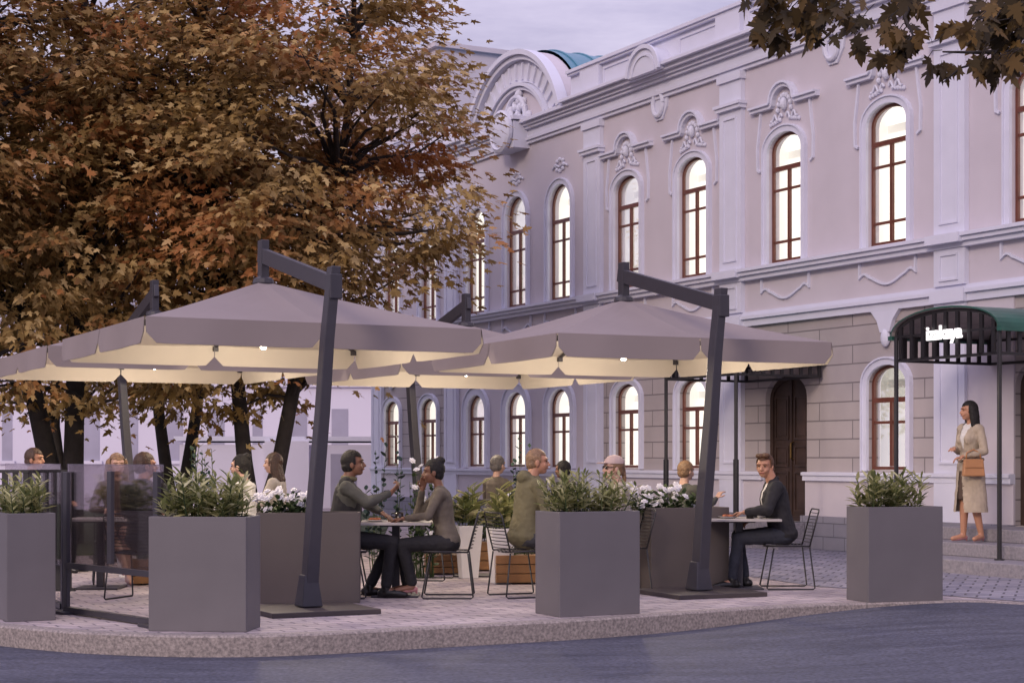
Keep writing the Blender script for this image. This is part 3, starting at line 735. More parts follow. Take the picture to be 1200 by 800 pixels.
def maple(loc, H, trunks, crown_c, crown_r, n_clusters, per, leaf, label, lean=0.0, seed=1, keep=None, trunk_r=.16, low=None):
    """trunks: list of (dx, dy) tip offsets for forked stems; crown ellipsoid centre and radii in tree space"""
    rs = np.random.default_rng(seed); pr = random.Random(seed)
    root = empty('maple_tree', loc, 0, label, 'tree', 'maple trees behind the terrace')
    tb = MB(); stems = []
    for (fx, fy, fz) in trunks:
        pts = [Vector((0, 0, -.1))]; hz = fz
        for k in range(1, 8):
            t = k / 7; wob = .12 * t
            pts.append(Vector((fx * t ** .8 + pr.uniform(-wob, wob), fy * t ** .8 + pr.uniform(-wob, wob), hz * t)))
        rad = [trunk_r * (1.25 if i == 0 else 1) * (1 - .82 * i / 7) + .02 for i in range(8)]
        tb.tube(pts, rad, 9); stems.append((pts, rad))
    C = []; cc = Vector(crown_c); cr = crown_r
    tries = 0
    while len(C) < n_clusters and tries < n_clusters * 40:
        tries += 1
        v = Vector(rs.normal(size=3)); v.normalize(); rr = rs.random() ** .42
        p = Vector((cc.x + v.x * cr[0] * rr, cc.y + v.y * cr[1] * rr, cc.z + v.z * cr[2] * rr))
        if p.z < 2.1 or (keep and not keep(p + Vector(loc))): continue
        if noise.noise(p * .55 + Vector((seed, 0, 0))) < -.27: continue
        C.append(p)
    # limbs
    for p in C:
        best = None
        pts, rad = min(stems, key=lambda s: min((q - p).length + max(0, q.z - p.z + .3) * 3 for q in s[0][2:]))
        q = min(pts[2:], key=lambda q: (q - p).length + max(0, q.z - p.z + .3) * 3)
        if pr.random() < .55:
            mid = q.lerp(p, .5) + Vector((pr.uniform(-.25, .25), pr.uniform(-.25, .25), pr.uniform(-.05, .3)))
            L0 = (p - q).length; tb.tube([q, q.lerp(mid, .55) + Vector((0, 0, .1)), mid, p.lerp(mid, .4), p], [.016 + .014 * L0, .014 + .010 * L0, .012 + .006 * L0, .012, .006], 5, cap=False)
    tb.build('trunk', M_bark, root, smooth=True)
    P_, D_, U_, S_ = [], [], [], []
    for p in C:
        out = np.array(p - cc); out[2] *= .5; nn_ = np.linalg.norm(out); out = out / (nn_ + 1e-6)
        m_ = max(6, int(per * rs.uniform(.6, 1.4))); R0 = rs.uniform(.34, .60)
        q = rs.normal(size=(m_, 3)) * np.array([R0 * .8, R0 * .8, R0 * .22]); 
        droop = -.25 * (q[:, 0] ** 2 + q[:, 1] ** 2) / R0
        q[:, 2] += droop
        P_.append(np.array(p) + q)
        d = q * np.array([1, 1, 0]) / R0 + out * .7 + rs.normal(size=(m_, 3)) * .45; d[:, 2] -= .45
        D_.append(d); u = rs.normal(size=(m_, 3)) * .38 + np.array([0, 0, 1]) + out * .45; U_.append(u); S_.append(leaf * rs.uniform(.65, 1.25, m_))
    if low:
        pass
    leaves_mesh('crown', maple_leaf(False), np.vstack(P_), np.vstack(D_), np.vstack(U_), np.concatenate(S_), M_maple, root)
    return root
# facade keeps its distance: no foliage inside the wall
def clear_wall(w):
    a = R(-62.1); dx, dy = w.x - 4.63, w.y - 25.7
    ly = -dx * math.sin(a) + dy * math.cos(a)
    return ly < -.7
def px(w): return 600 + 2000 * w.x / w.y, 538 - 2000 * (w.z - EYE) / w.y
def keep_main(w):
    if not clear_wall(w) or w.y < 22: return False
    x, y = px(w)
    # natural edge of the crown: branches are shorter on the side of the building
    edge = 500 + 75 * math.exp(-((y - 215) / 110) ** 2) + 14 * math.sin(y / 17.0) + 16 * math.sin(y / 41.0)
    if y < 40: edge = 512
    if y > 330: edge = min(edge, 565 - (y - 330) * 1.6)
    return x < edge - 8 and (y < 395 or x < 400)
maple((-4.15, 27.6, 0), 10, [(-.9, .2, 9.2), (1.7, -.1, 8.2)], (.3, -.3, 6.3), (4.1, 3.6, 4.6), 350, 100, .152, 'large ochre maple with forked trunk nearest the facade, its crown overhanging the terrace', seed=5, keep=keep_main, trunk_r=.125)
kl = lambda w: clear_wall(w) and w.y > 22.0 and px(w)[1] < 600
maple((-7.0, 27.0, 0), 10, [(.3, 0, 9.4), (-1.6, .4, 8.4)], (0, -.3, 6.3), (3.6, 3.2, 4.7), 250, 92, .152, 'thick single-trunked maple with dense rusty crown, second from the left', seed=9, keep=kl, trunk_r=.16)
maple((-8.0, 24.6, 0), 9, [(.4, 0, 8.6), (-.9, .1, 7.8)], (-.4, 0, 6.1), (2.9, 2.3, 4.4), 170, 84, .152, 'maple at the far left edge with its trunk rising behind the slatted fence', seed=12, keep=kl, trunk_r=.13)
maple((-6.1, 31.0, 0), 9, [(-.9, .1, 7.5), (.9, .2, 7.9)], (.2, 0, 6.3), (3.4, 2.8, 4.0), 130, 76, .15, 'slender maple with V-shaped stems standing between the two larger maples', seed=15, keep=kl, trunk_r=.11)
maple((-8.9, 34.0, 0), 8, [(.7, .1, 7.5), (-.5, 0, 7)], (-.3, 0, 5.6), (3.6, 2.8, 4.0), 120, 70, .15, 'farthest maple on the lawn with small twin stems in front of the lavender building', seed=21, keep=kl, trunk_r=.11)

# the near maple whose branch reaches in at the top right
root = empty('maple_tree', (8.6, 10.8, -0.16), 0, 'near maple reaching dark lobed leaves into the top right corner of the view', 'tree')
tb = MB()
tb.tube([(0, 0, 0), (-.05, 0, 1.5), (0, .05, 3.2), (-.15, .1, 4.6), (-.1, 0, 6.5)], [.2, .16, .15, .12, .05], 12)
rs = np.random.default_rng(4); P_, D_, U_, S_ = [], [], [], []
def pxw(x, y, Z): return Vector((gx(x, Z), Z, zy(y, Z))) - Vector((8.6, 10.8, -0.16))
limbs = [
    ([None, pxw(1420, -60, 10.4), pxw(1280, 45, 10.0), pxw(1200, 58, 9.7), pxw(1150, 62, 9.4), pxw(1105, 61, 9.2)], .030),
    ([None, pxw(1400, -140, 10.4), pxw(1230, -45, 9.9), pxw(1080, -20, 9.4), pxw(960, -12, 9.0), pxw(880, -10, 8.8)], .034),
    ([pxw(1280, 45, 10.0), pxw(1215, 62, 9.7), pxw(1160, 70, 9.5), pxw(1125, 80, 9.4), pxw(1105, 97, 9.3)], .012),
    ([pxw(1080, -20, 9.4), pxw(1060, 20, 9.3), pxw(1070, 42, 9.2), pxw(1045, 70, 9.2)], .012),
    ([pxw(960, -12, 9.0), pxw(940, 20, 9.0), pxw(930, 45, 9.0)], .010),
    ([pxw(1230, -45, 9.9), pxw(1180, -5, 9.6), pxw(1140, 15, 9.5)], .014)]
for pts, r0 in limbs:
    if pts[0] is None: pts[0] = Vector((-.1, .05, 4.3))
    tb.tube(pts, [r0 * (1 - .9 * i / (len(pts) - 1)) + .002 for i in range(len(pts))], 7)
spots = []
for i in range(150):                                           # dense fringe along the very top
    x = rs.uniform(850, 1260); d = 22 + 16 * math.sin(x / 37) + (26 if x > 1000 else 0); y = rs.uniform(-90, d if x > 880 else 2 + (x - 850) * .5)
    spots.append((x, y, rs.uniform(8.8, 9.8)))
for i in range(22): spots.append((1105 + rs.uniform(-12, 75) , 62 + rs.uniform(-2, 22), 9.4))
for i in range(16): t = rs.random(); spots.append((1038 + 50 * t, 62 - 22 * t + rs.uniform(-6, 8), 9.2))
for i in range(30): spots.append((rs.uniform(890, 985), rs.uniform(-5, 48), 9.0))
for i in range(40): spots.append((rs.uniform(1140, 1215), rs.uniform(-5, 62), 9.5))
fan = []
for (x, y, Z) in spots[::2]:
    k = int(rs.integers(2, 5))
    for j in range(k): fan.append((x + rs.normal() * 7, y + rs.normal() * 5, Z + rs.normal() * .05))
for (x, y, Z) in fan:
    p = pxw(x, y, Z)
    if rs.random() < .35: tb.tube([p, p + Vector((.02, 0, .03)), p + Vector((rs.uniform(.03, .08), rs.uniform(-.03, .03), rs.uniform(.03, .07)))], .0025, 4)
    P_.append(np.array(p)); D_.append([rs.normal() * .5 - .25, rs.normal() * .4, -.9 + rs.normal() * .35]); U_.append([rs.normal() * .8, -1.0 + rs.normal() * .5, .6 + rs.normal() * .6]); S_.append(rs.uniform(.08, .145))
# the rest of the crown above and beyond the frame
for i in range(900):
    v = rs.normal(size=3); v /= np.linalg.norm(v); p = np.array([-.4, 0, 6.9]) + v * np.array([3.0, 2.6, 1.5]) * rs.random() ** .4
    w = p + np.array([8.6, 10.8, -.16]); 
    if w[1] < 4: continue
    X, Y = 600 + 2000 * w[0] / w[1], 538 - 2000 * (w[2] - EYE) / w[1]
    if X < 1235 and Y > -30: continue
    P_.append(p); D_.append([v[0], v[1], -.8]); U_.append([rs.normal() * .4, rs.normal() * .4, 1]); S_.append(rs.uniform(.12, .19))
for i in range(14):
    a = i * 2.4; tb.tube([(0, 0, 4.0 + .15 * i), (math.cos(a) * 1.1, math.sin(a) * 1.0, 5.6 + .1 * i), (math.cos(a) * 2.1, math.sin(a) * 1.9, 6.3 + .1 * i)], [.04, .022, .008], 5)
tb.build('trunk', M_bark, root, smooth=True)
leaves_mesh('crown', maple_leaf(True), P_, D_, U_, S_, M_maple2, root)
# ------------------------------------------------------------------ cantilever umbrellas
UR = R(27)
def umb_proto():
    e = empty('cantilever_umbrella', (0, 0, 0)); H = 1.64; ZE, ZA = 2.60, 3.14
    def top(x, y):                             # square pyramid with a slight sag between the ribs
        m_ = max(abs(x), abs(y)) / H; z = ZA - (ZA - ZE) * m_
        mn = min(abs(x), abs(y)) / H; f = abs(mn / (m_ + 1e-6)); sag = .030 * math.sin(math.pi * min(1, f)) * math.sin(math.pi * min(1, m_) * .8)
        return z - sag - .02 * math.sin(math.pi * m_)
    N_ = 24
    def sheet(dz): return [(-H + 2 * H * i / N_, -H + 2 * H * j / N_, top(-H + 2 * H * i / N_, -H + 2 * H * j / N_) + dz) for j in range(N_ + 1) for i in range(N_ + 1)]
    fs = [(j * (N_ + 1) + i, j * (N_ + 1) + i + 1, (j + 1) * (N_ + 1) + i + 1, (j + 1) * (N_ + 1) + i) for j in range(N_) for i in range(N_)]
    f3 = []
    for j in range(N_):
        for i in range(N_):
            a, b, c, d = j * (N_ + 1) + i, j * (N_ + 1) + i + 1, (j + 1) * (N_ + 1) + i + 1, (j + 1) * (N_ + 1) + i
            f3 += [(a, b, c), (a, c, d)] if (i - N_ / 2 + .5) * (j - N_ / 2 + .5) > 0 else [(a, b, d), (b, c, d)]
    fs = f3
    m = MB(); m.add(sheet(0), fs); m.build('canopy', M_fabric, e)
    m = MB(); m.add(sheet(-.012), fs); m.build('lit_underside', M_lit_cloth, e, smooth=True)
    # valance: two flaps a side, rounded lower corners, small slits between; outside taupe, inside cream for painted lamplight
    mo, mi = MB(), MB()
    for q in range(4):
        rot = Matrix.Rotation(q * math.pi / 2, 4, 'Z')
        for h in range(2):
            x0, x1 = (-H, 0) if h == 0 else (0, H); n = 18; vo, vi = [], []
            for k in range(n + 1):
                t = k / n; x = x0 + .006 + (x1 - x0 - .012) * t; d = min(t, 1 - t) * (x1 - x0); c = min(1, d / .13); b = .235 * (1 - .42 * (1 - math.sqrt(max(0, 1 - (1 - c) ** 2))))
                zt = top(x, -H) if False else ZE
                wv = .012 * math.sin(t * 9 + q * 2 + h)
                for jj in range(4):
                    u = jj / 3; y = -H - .004 - .012 * u - wv * u
                    vo.append(rot @ Vector((x, y, zt - b * u + .004))); vi.append(rot @ Vector((x, y + .006, zt - b * u + .002)))
            ff = [(4 * k + j, 4 * k + 4 + j, 4 * k + 5 + j, 4 * k + 1 + j) for k in range(n) for j in range(3)]
            mo.add(vo, ff); mi.add(vi, ff)
    mo.build('valance', M_fabric, e, smooth=True); mi.build('lit_valance_inside', M_lit_cloth, e, smooth=True)
    m = MB(); m.lathe([(.02, 3.05), (.09, 3.06), (.11, 3.12), (.10, 3.16), (.03, 3.2)], n=14); m.build('hub', M_pole, e)
    for k in range(8):
        a = k * math.pi / 4; L = H * (math.sqrt(2) if k % 2 else 1) - .02
        r = MB(); r.bar((.05 * math.cos(a), .05 * math.sin(a), ZA - .06), (L * math.cos(a), L * math.sin(a), ZE - .035), .022, .03); rb = r.build('rib', M_pole, e)
        s = MB(); tt = .52; s.bar((.05 * math.cos(a), .05 * math.sin(a), 2.60), (L * tt * math.cos(a), L * tt * math.sin(a), ZA - .06 + (ZE - .035 - ZA + .06) * tt - .02), .014, .018); s.build('strut', M_pole, rb)
        c = MB(); c.box(((L - .02) * math.cos(a), (L - .02) * math.sin(a), ZE - .05), (.05, .05, .05)); c.build('rib_cap', M_pole, rb)
    m = MB(); m.tube([(0, 0, 3.1), (0, 0, 2.52)], .026, 10); m.lathe([(.05, 2.58), (.055, 2.60), (.055, 2.63), (.03, 2.65)], n=12); m.build('centre_tube', M_pole, e)
    l = MB(); l.ell((0, 0, 2.48), (.032, .032, .028)); l.build('lamp', M_lamp, e)
    m = MB(); m.box((0, 0, 3.34), (.085, .12, .42)); m.build('hanger_post', M_pole, e, bevel=.006)
    foot, knee, tp = Vector((-.30, -2.12, .04)), Vector((-.19, -2.17, 1.75)), Vector((-.09, -2.20, 3.06))
    m = MB(); m.bar((0, .10, 3.42), (-.07, -2.18, 2.90), .06, .15); m.build('arm', M_pole, e, bevel=.006)
    m = MB(); vs = []
    for c_, a_, b_ in ((foot, .058, .080), (foot.lerp(knee, .5) - Vector((.012, 0, 0)), .055, .076), (knee, .051, .07), (knee.lerp(tp, .5) + Vector((-.01, 0, 0)), .048, .066), (tp, .045, .062)): vs += [(c_.x - a_, c_.y - b_, c_.z), (c_.x + a_, c_.y - b_, c_.z), (c_.x + a_, c_.y + b_, c_.z), (c_.x - a_, c_.y + b_, c_.z)]
    m.add(vs, [(3, 2, 1, 0), (16, 17, 18, 19)] + [(4 * k + i, 4 * k + (i + 1) % 4, 4 * k + 4 + (i + 1) % 4, 4 * k + 4 + i) for k in range(4) for i in range(4)])
    m.box((-.095, -2.20, 2.88), (.115, .15, .22)); m.build('mast', M_pole, e, bevel=.008)
    m = MB(); m.box((-.30, -2.12, .022), (1.0, .95, .044)); m.build('base_plate', mat('rust_brown_steel_plate', (0.060, 0.048, 0.048), 0.5, .15, 5), e, bevel=.006)
    m = MB(); m.box((-.30, -2.12, .19), (.19, .23, .28), taper=.66); m.build('mast_socket', M_pole, e, bevel=.01)
    return e
LAMP_W = 78
def umb_light(e):
    ld = bpy.data.lights.new('umbrella_lamp', 'POINT'); ld.energy = LAMP_W; ld.color = (1.0, 0.84, 0.66); ld.shadow_soft_size = .10
    lo = bpy.data.objects.new('umbrella_lamp', ld); COL.objects.link(lo); lo.parent = e; lo.location = (0, 0, 2.40)
up_ = umb_proto()
specs = [((-2.50, 17.16), UR, 'front left square umbrella whose leaning mast stands beside the seated man in dark vest'),
         ((1.25, 19.10), R(24.8), 'front right square umbrella, its leaning mast beside the man in black jacket'),
         ((-4.40, 21.0), UR + math.pi, 'rear left square umbrella, its mast pale in the gap before the tree trunks'),
         ((-.61, 22.7), UR + math.pi, 'rear right square umbrella, its mast thin before the ground floor windows of the facade')]
for i, (p, a, lab) in enumerate(specs):
    o = up_ if i == 0 else copy_tree(up_)
    o.location = (p[0], p[1], 0); o.rotation_euler = (0, 0, a); tag(o, lab, 'umbrella', 'cantilever umbrellas over the terrace')
for o in [o for o in scene.objects if o.name.startswith('cantilever_umbrella')]: umb_light(o)

# ------------------------------------------------------------------ planters with plants
def planter(corner, rot, w, d, h, m_, label, group=None):
    """corner = front left corner on the ground"""
    e = empty('planter_box', (corner[0], corner[1], 0), rot, label, 'planter', group)
    b = MB(); t = .025; b_ = 0
    b.box((w / 2, d / 2, .013), (w - 2 * t + .002, d - 2 * t + .002, .022))
    b.box((w / 2, t / 2, h / 2), (w, t, h)); b.box((w / 2, d - t / 2, h / 2), (w, t, h))
    b.box((t / 2, d / 2, h / 2), (t, d - 2 * t, h)); b.box((w - t / 2, d / 2, h / 2), (t, d - 2 * t, h))
    o = b.build('shell', m_, e, bevel=.004)
    s = MB(); s.box((w / 2, d / 2, h - .09), (w - 2 * t - .002, d - 2 * t - .002, .06)); s.build('soil', M_soil, e)
    return e
def wpt(corner, rot, x, y): return (corner[0] + x * math.cos(rot) - y * math.sin(rot), corner[1] + x * math.sin(rot) + y * math.cos(rot))
def spiky(base, n_tufts, spread, h, leafn, material, size, label, cat='plant', name='shrub', seed=0, tmpl=None, rot=0, group=None):
    rs = np.random.default_rng(seed); root = empty(name, base, rot, label, cat, group)
    P_, D_, U_, S_ = [], [], [], []; st = MB()
    tm = tmpl if tmpl is not None else blade_leaf(.125)
    for i in range(n_tufts):
        x, y = rs.uniform(-1, 1) * spread[0], rs.uniform(-1, 1) * spread[1]; hh = h * rs.uniform(.4, 1.15)
        tip = Vector((x + rs.normal() * .05, y + rs.normal() * .04, hh)); b0 = Vector((x * .8, y * .8, -.02))
        st.tube([b0, b0.lerp(tip, .5) + Vector((rs.normal() * .01, rs.normal() * .01, 0)), tip], [.005, .004, .002], 4, cap=False)
        for k in range(leafn):
            t = .25 + .75 * k / leafn; p = b0.lerp(tip, t); a = k * 2.4 + rs.uniform(0, 1)
            P_.append(p); D_.append((math.cos(a), math.sin(a), .15 + 1.1 * t * rs.uniform(.5, 1.2))); U_.append((rs.normal() * .2, rs.normal() * .2, 1)); S_.append(size * rs.uniform(.6, 1.2) * (1.15 - .35 * t))
    st.build('stems', M_green2, root)
    leaves_mesh('foliage', tm, P_, D_, U_, S_, material, root)
    return root
def flowers(base, spread, h, n, label, seed, rot=0, r=.036):
    rs = np.random.default_rng(seed); root = spiky(base, 34, spread, h * .85, 9, M_green2, .085, label, 'flowers', 'flowering_plant', seed, oval_leaf(), rot)
    bl = None
    for i in range(n):
        x, y = rs.uniform(-1, 1) * spread[0], rs.uniform(-1, 1) * spread[1]; z = h * rs.uniform(.25, 1.0)
        if bl is None:
            m = MB()
            for lay, (cnt, el, rr_) in enumerate(((6, .15, 1.0), (5, .75, .75))):
                for k in range(cnt):
                    a = k * 2 * math.pi / cnt + lay * .4; q = Matrix.Rotation(a, 4, 'Z') @ Matrix.Rotation(-el, 4, 'Y')
                    m.ell((r * rr_ * .62, 0, 0), (r * rr_ * .62, r * .48, r * .14), q, 7, 5)
            m.ell((0, 0, r * .25), (r * .42, r * .42, r * .4), None, 8, 6)
            bl = o = m.build('bloom', M_petal, root, smooth=True)
        else: o = bl.copy(); COL.objects.link(o); o.parent = root
        o.location = (x, y - .02, z); o.rotation_euler = (rs.uniform(.2, 1.2), rs.normal() * .5, rs.normal() * .5); k = rs.uniform(.75, 1.15); o.scale = (k, k, k)
    return root
PG = 'grey planter boxes along the terrace edge'
FP = []
c0 = (-3.84 - .40 * .891, 14.36 - .40 * .454); planter(c0, R(27), .40, .85, .90, M_plant_grey, 'grey square planter box at the far left edge beside the glass screen', PG)
p = wpt(c0, R(27), .20, .42); spiky((*p, .84), 36, (.16, .38), .36, 13, M_green, .13, 'olive leafy shrub in the far left grey planter', seed=31, rot=R(27))
c1 = (gx(174, 13.45), 13.45); planter(c1, R(-7), .79, .42, .90, M_plant_grey, 'largest looking grey planter box standing nearest the kerb at left', PG)
p = wpt(c1, R(-7), .39, .21); spiky((*p, .84), 54, (.35, .16), .36, 13, M_green, .14, 'bushy olive shrub in the nearest left grey planter', seed=32, rot=R(-7))
p = wpt(c1, R(-7), .36, .28); spiky((*p, .84), 4, (.10, .05), .62, 14, M_green, .07, 'tall thin sprigs rising from the nearest left grey planter', seed=36)
c2 = (gx(656, 14.6), 14.6); planter(c2, R(27), .80, .45, .90, M_plant_grey, 'grey planter box in the centre in front of the hooded man', PG)
p = wpt(c2, R(27), .40, .22); spiky((*p, .84), 60, (.36, .18), .36, 13, M_green, .13, 'dense olive green shrub in the centre grey planter', seed=33, rot=R(27))
c3 = (gx(1018, 16.1), 16.1); planter(c3, R(20), .82, .40, .90, M_plant_grey, 'grey planter box alone at right before the green canopy', PG)
p = wpt(c3, R(20), .36, .20); spiky((*p, .84), 46, (.33, .15), .33, 13, M_green, .15, 'yellow green spiky shrub in the right grey planter', seed=34, rot=R(20))
DG = 'dark planters behind the umbrella masts'
c4 = (gx(300, 16.0), 16.0); planter(c4, R(4), .97, .42, .85, M_plant_dark, 'dark brown planter behind the left umbrella mast', DG)
p = wpt(c4, R(4), .27, .2); flowers((*p, .79), (.30, .16), .28, 40, 'white flowers crowding the left half of the left dark planter', 41)
c5 = (gx(763, 17.6), 17.6); planter(c5, R(20), .90, .50, .85, M_plant_dark, 'dark brown planter behind the right umbrella mast', DG)
p = wpt(c5, R(20), .22, .27); flowers((*p, .79), (.38, .20), .29, 48, 'white flowers in the right dark planter beside the mast', 42, R(20))

# tall white pots and low oak boxes in the middle of the terrace
def white_pot(x, y, label, seed, h=.60, plant_label='', broad=True):
    Z = 2000 * EYE / (y - 538); e = empty('tall_white_pot', (gx(x, Z), Z, 0), R(15), label, 'plant pot', 'tall white pots')
    m = MB(); t = .115; b = .085
    s4 = lambda r, z: [(-r, -r, z), (r, -r, z), (r, r, z), (-r, r, z)]
    vs = s4(b * 1.1, 0) + s4(t * 1.2, h) + s4(t * 1.2 - .015, h) + s4(t * 1.2 - .03, h - .06)
    m.add(vs, [(3, 2, 1, 0)] + [(4 * k + i, 4 * k + (i + 1) % 4, 4 * k + 4 + (i + 1) % 4, 4 * k + 4 + i) for k in range(3) for i in range(4)])
    m.build('pot', M_white, e, bevel=.008); m = MB(); m.box((0, 0, h - .065), (.21, .21, .02)); m.build('soil', M_soil, e)
    spiky((gx(x, Z), Z, h - .05), 20, (.13, .13), .48, 6, M_green, .25, plant_label, seed=seed, tmpl=blade_leaf(.17), name='potted_plant')
white_pot(549, 677, 'tall white pot left of the other, right behind the bun-haired woman\'s chair', 51, plant_label='broad leafy plant in the white pot behind the bun-haired woman')
white_pot(587, 683, 'tall white pot right beside the hooded man\'s chair', 52, plant_label='broad leafy plant in the white pot beside the hooded man')
white_pot(150, 676, 'small white pot seen through the tinted glass screen', 53, h=.34, plant_label='leafy plant in the small white pot behind the glass screen')
def oak_box(x, y, w, h, label, rot, pl, seed):
    Z = 2000 * EYE / (y - 538); e = empty('oak_planter_box', (gx(x, Z), Z, 0), rot, label, 'wooden box', 'low oak boxes')
    m = MB()
    for k in range(3): m.box((0, 0, .015 + h * (k + .5) / 3), (w, .34, h / 3 - .008))
    m.build('planks', M_wood, e, bevel=.003)
    m = MB(); m.box((0, 0, h - .01), (w - .05, .29, .04)); m.build('soil', M_soil, e)
    spiky((gx(x, Z), Z, h), 16, (w * .42, .10), .24, 8, M_green2, .10, pl, seed=seed, rot=rot)
oak_box(518, 672, .40, .22, 'low oak box between the woman\'s chair legs and the white pots', R(8), 'small green plants in the oak box behind the woman\'s chair', 61)
oak_box(566, 668, .30, .34, 'low oak box standing between the two white pots', R(8), 'small green plants in the oak box between the white pots', 62)
oak_box(606, 683, .50, .30, 'low oak box under the hooded man\'s chair back', R(8), 'small green plants in the oak box behind the hooded man', 63)
oak_box(172, 684, .42, .26, 'low oak box seen behind the tinted glass screen', R(20), 'small green plants in the oak box behind the glass screen', 64)
# thin blue green sprigs and flowers further back
def sprig(x, y, Zp, h, w, label, seed, base=0.0):
    spiky((gx(x, Zp), Zp, base), 11, (w * .25, w * .25), h, 20, M_dkgreen, .10, label, seed=seed, tmpl=oval_leaf(), name='slender_shrub')
sprig(450, 0, 20.0, 1.50, .8, 'spindly dark blue-green shrub behind the dining couple', 71)
sprig(612, 0, 23.0, 1.50, .6, 'spindly dark shrub behind the hooded man', 72)
sprig(238, 0, 18.0, 1.35, .5, 'spindly dark shrub behind the large left planter', 73)
Zf = 19.5
e5 = (gx(497, Zf), Zf); flowers((*e5, .0), (.16, .16), 1.42, 16, 'tall white flowering plant behind the bun-haired woman\'s face', 74)
e6 = (gx(600, 21.0), 21.0); flowers((*e6, .0), (.2, .2), 1.05, 14, 'white flowering plant glimpsed between the white pots', 75)

# ------------------------------------------------------------------ glass screen and slatted fence at left
Za, Zb = 15.0, 13.75
A_, B_ = Vector((gx(78, Za), Za, 0)), Vector((gx(186, Zb), Zb, 0))
dv = (B_ - A_); Ls = dv.length; e = empty('glass_screen', A_, math.atan2(dv.y, dv.x), 'tinted glass windscreen with dark steel posts between the two left planters', 'screen')
for k, x in enumerate((0, Ls * .5, Ls - .03)):
    m = MB(); m.box((x, 0, .62 if k == 0 else .86), (.075, .035, 1.24 if k == 0 else .78)); m.build('post', M_pole, e, bevel=.004)
for z, w_ in ((.035, .06), (.42, .035)):
    m = MB(); m.bar((0, 0, z), (Ls, 0, z), w_, .05); m.build('rail', M_pole, e)
m = MB(); m.box((Ls / 2, .024, .86), (Ls + .06, .010, .90)); m.build('glass_pane', M_screen_glass, e)
for x in (0, Ls):
    m = MB(); m.box((x, 0, .012), (.3, .22, .02)); m.build('foot_plate', M_pole, e)
C_ = Vector((gx(74, 15.3), 15.3, 0)); D_e = Vector((-.454, .891, 0))
e = empty('glass_screen', C_, math.atan2(D_e.y, D_e.x), 'second tinted glass windscreen running back behind the far left planter', 'screen')
for x in (0, 1.3, 2.6):
    m = MB(); m.box((x, 0, .62), (.07, .035, 1.24)); m.build('post', M_pole, e, bevel=.004)
for z, w_ in ((.035, .06), (.42, .035)):
    m = MB(); m.bar((0, 0, z), (2.6, 0, z), w_, .05); m.build('rail', M_pole, e)
m = MB(); m.box((1.3, .024, .86), (2.6, .010, .90)); m.build('glass_pane', M_screen_glass, e)
Zc = 16.6
e = empty('slatted_fence', (gx(-60, Zc), Zc, 0), R(-3), 'black vertical-slat fence behind the far left planter', 'fence')
m = MB()
for k in range(12): m.box((.03 + k * .105, 0, .66), (.05, .03, 1.16))
m.build('slats', M_black, e); 
for z in (1.235, .09):
    m = MB(); m.bar((-.03, 0, z), (1.25, 0, z), .05, .03); m.build('rail', M_black, e)

# ------------------------------------------------------------------ tables
def table(x, Z, label, w=.70, rot=0.0, h=.735):
    e = empty('cafe_table', (gx(x, Z), Z, 0), rot, label, 'table', 'square cafe tables')
    m = MB(); m.box((0, 0, h - .012), (w, w, .024)); m.build('tabletop', M_tabletop, e, bevel=.004)
    m = MB(); m.box((0, 0, (h - .024) / 2 + .01), (.075, .075, h - .044)); m.build('pedestal', M_pole, e, bevel=.004)
    m = MB(); m.box((0, 0, .009), (.46, .46, .018)); m.build('base', M_pole, e, bevel=.004)
    m = MB(); m.box((0, 0, h - .034), (.3, .3, .02)); m.build('bracket', M_pole, e)
    return e
def put(name, e_loc, label, cat, build, group=None):
    e = empty(name, e_loc, 0, label, cat, group); build(e); return e
def plate(e):
    m = MB(); m.lathe([(.001, 0), (.06, .002), (.105, .016), (.108, .020), (.06, .009), (.001, .007)], n=20, cap=False); m.build('plate', M_ceramic, e, smooth=True)
    m = MB(); r_ = random.Random(1)
    for k in range(9): m.ell((r_.uniform(-.05, .05), r_.uniform(-.05, .05), .024), (.026, .022, .016), None, 8, 5)
    m.build('food', M_food, e, smooth=True)
def candle(e):
    m = MB(); m.lathe([(.038, 0), (.042, .02), (.042, .095), (.038, .095), (.036, .012)], n=16); m.build('jar', M_darkglass, e, smooth=True)
    m = MB(); m.tube([(-.042, 0, .05), (-.075, 0, .055), (-.075, 0, .08), (-.042, 0, .085)], .006, 6); m.build('handle', M_darkglass, e)
def cup(e):
    m = MB(); m.lathe([(.022, 0), (.03, .01), (.038, .065), (.035, .065), (.026, .012)], n=16); m.build('cup', M_ceramic, e, smooth=True)
    m = MB(); m.tube([(.034, 0, .05), (.055, 0, .045), (.052, 0, .02), (.03, 0, .015)], .005, 6); m.build('handle', M_ceramic, e)
def tz(x, Z, dx, dy): return (gx(x, Z) + dx, Z + dy, .736)
T1 = (464, 16.9); T2 = (866, 17.9); T3 = (668, 17.4)
table(*T1, 'square pale-topped table between the seated couple on the left', .72)
put('plate_of_food', tz(*T1, -.20, -.05), 'plate of red snacks in front of the man in dark vest', 'plate', plate)
put('plate_of_food', tz(*T1, .17, .05), 'plate of pastry near the bun-haired woman\'s elbow', 'plate', plate)
put('dark_mug', tz(*T1, .04, -.12), 'dark glass mug in the middle of the couple\'s table', 'mug', candle)
table(*T2, 'square pale-topped table in front of the man in black jacket', .78)
put('plate_of_food', tz(*T2, -.12, -.05), 'plate of food at the left of the jacketed man\'s table', 'plate', plate)
put('dark_mug', tz(*T2, .10, -.12), 'dark glass mug beside the jacketed man\'s plate', 'mug', candle)
put('white_cup', tz(*T2, .22, -.02), 'small white cup by the jacketed man\'s hand', 'cup', cup)
table(*T3, 'square table hidden behind the centre planter between the hooded man and woman in cap', .66)
put('white_cup', tz(*T3, -.12, -.1), 'white cup on the table behind the centre planter', 'cup', cup)
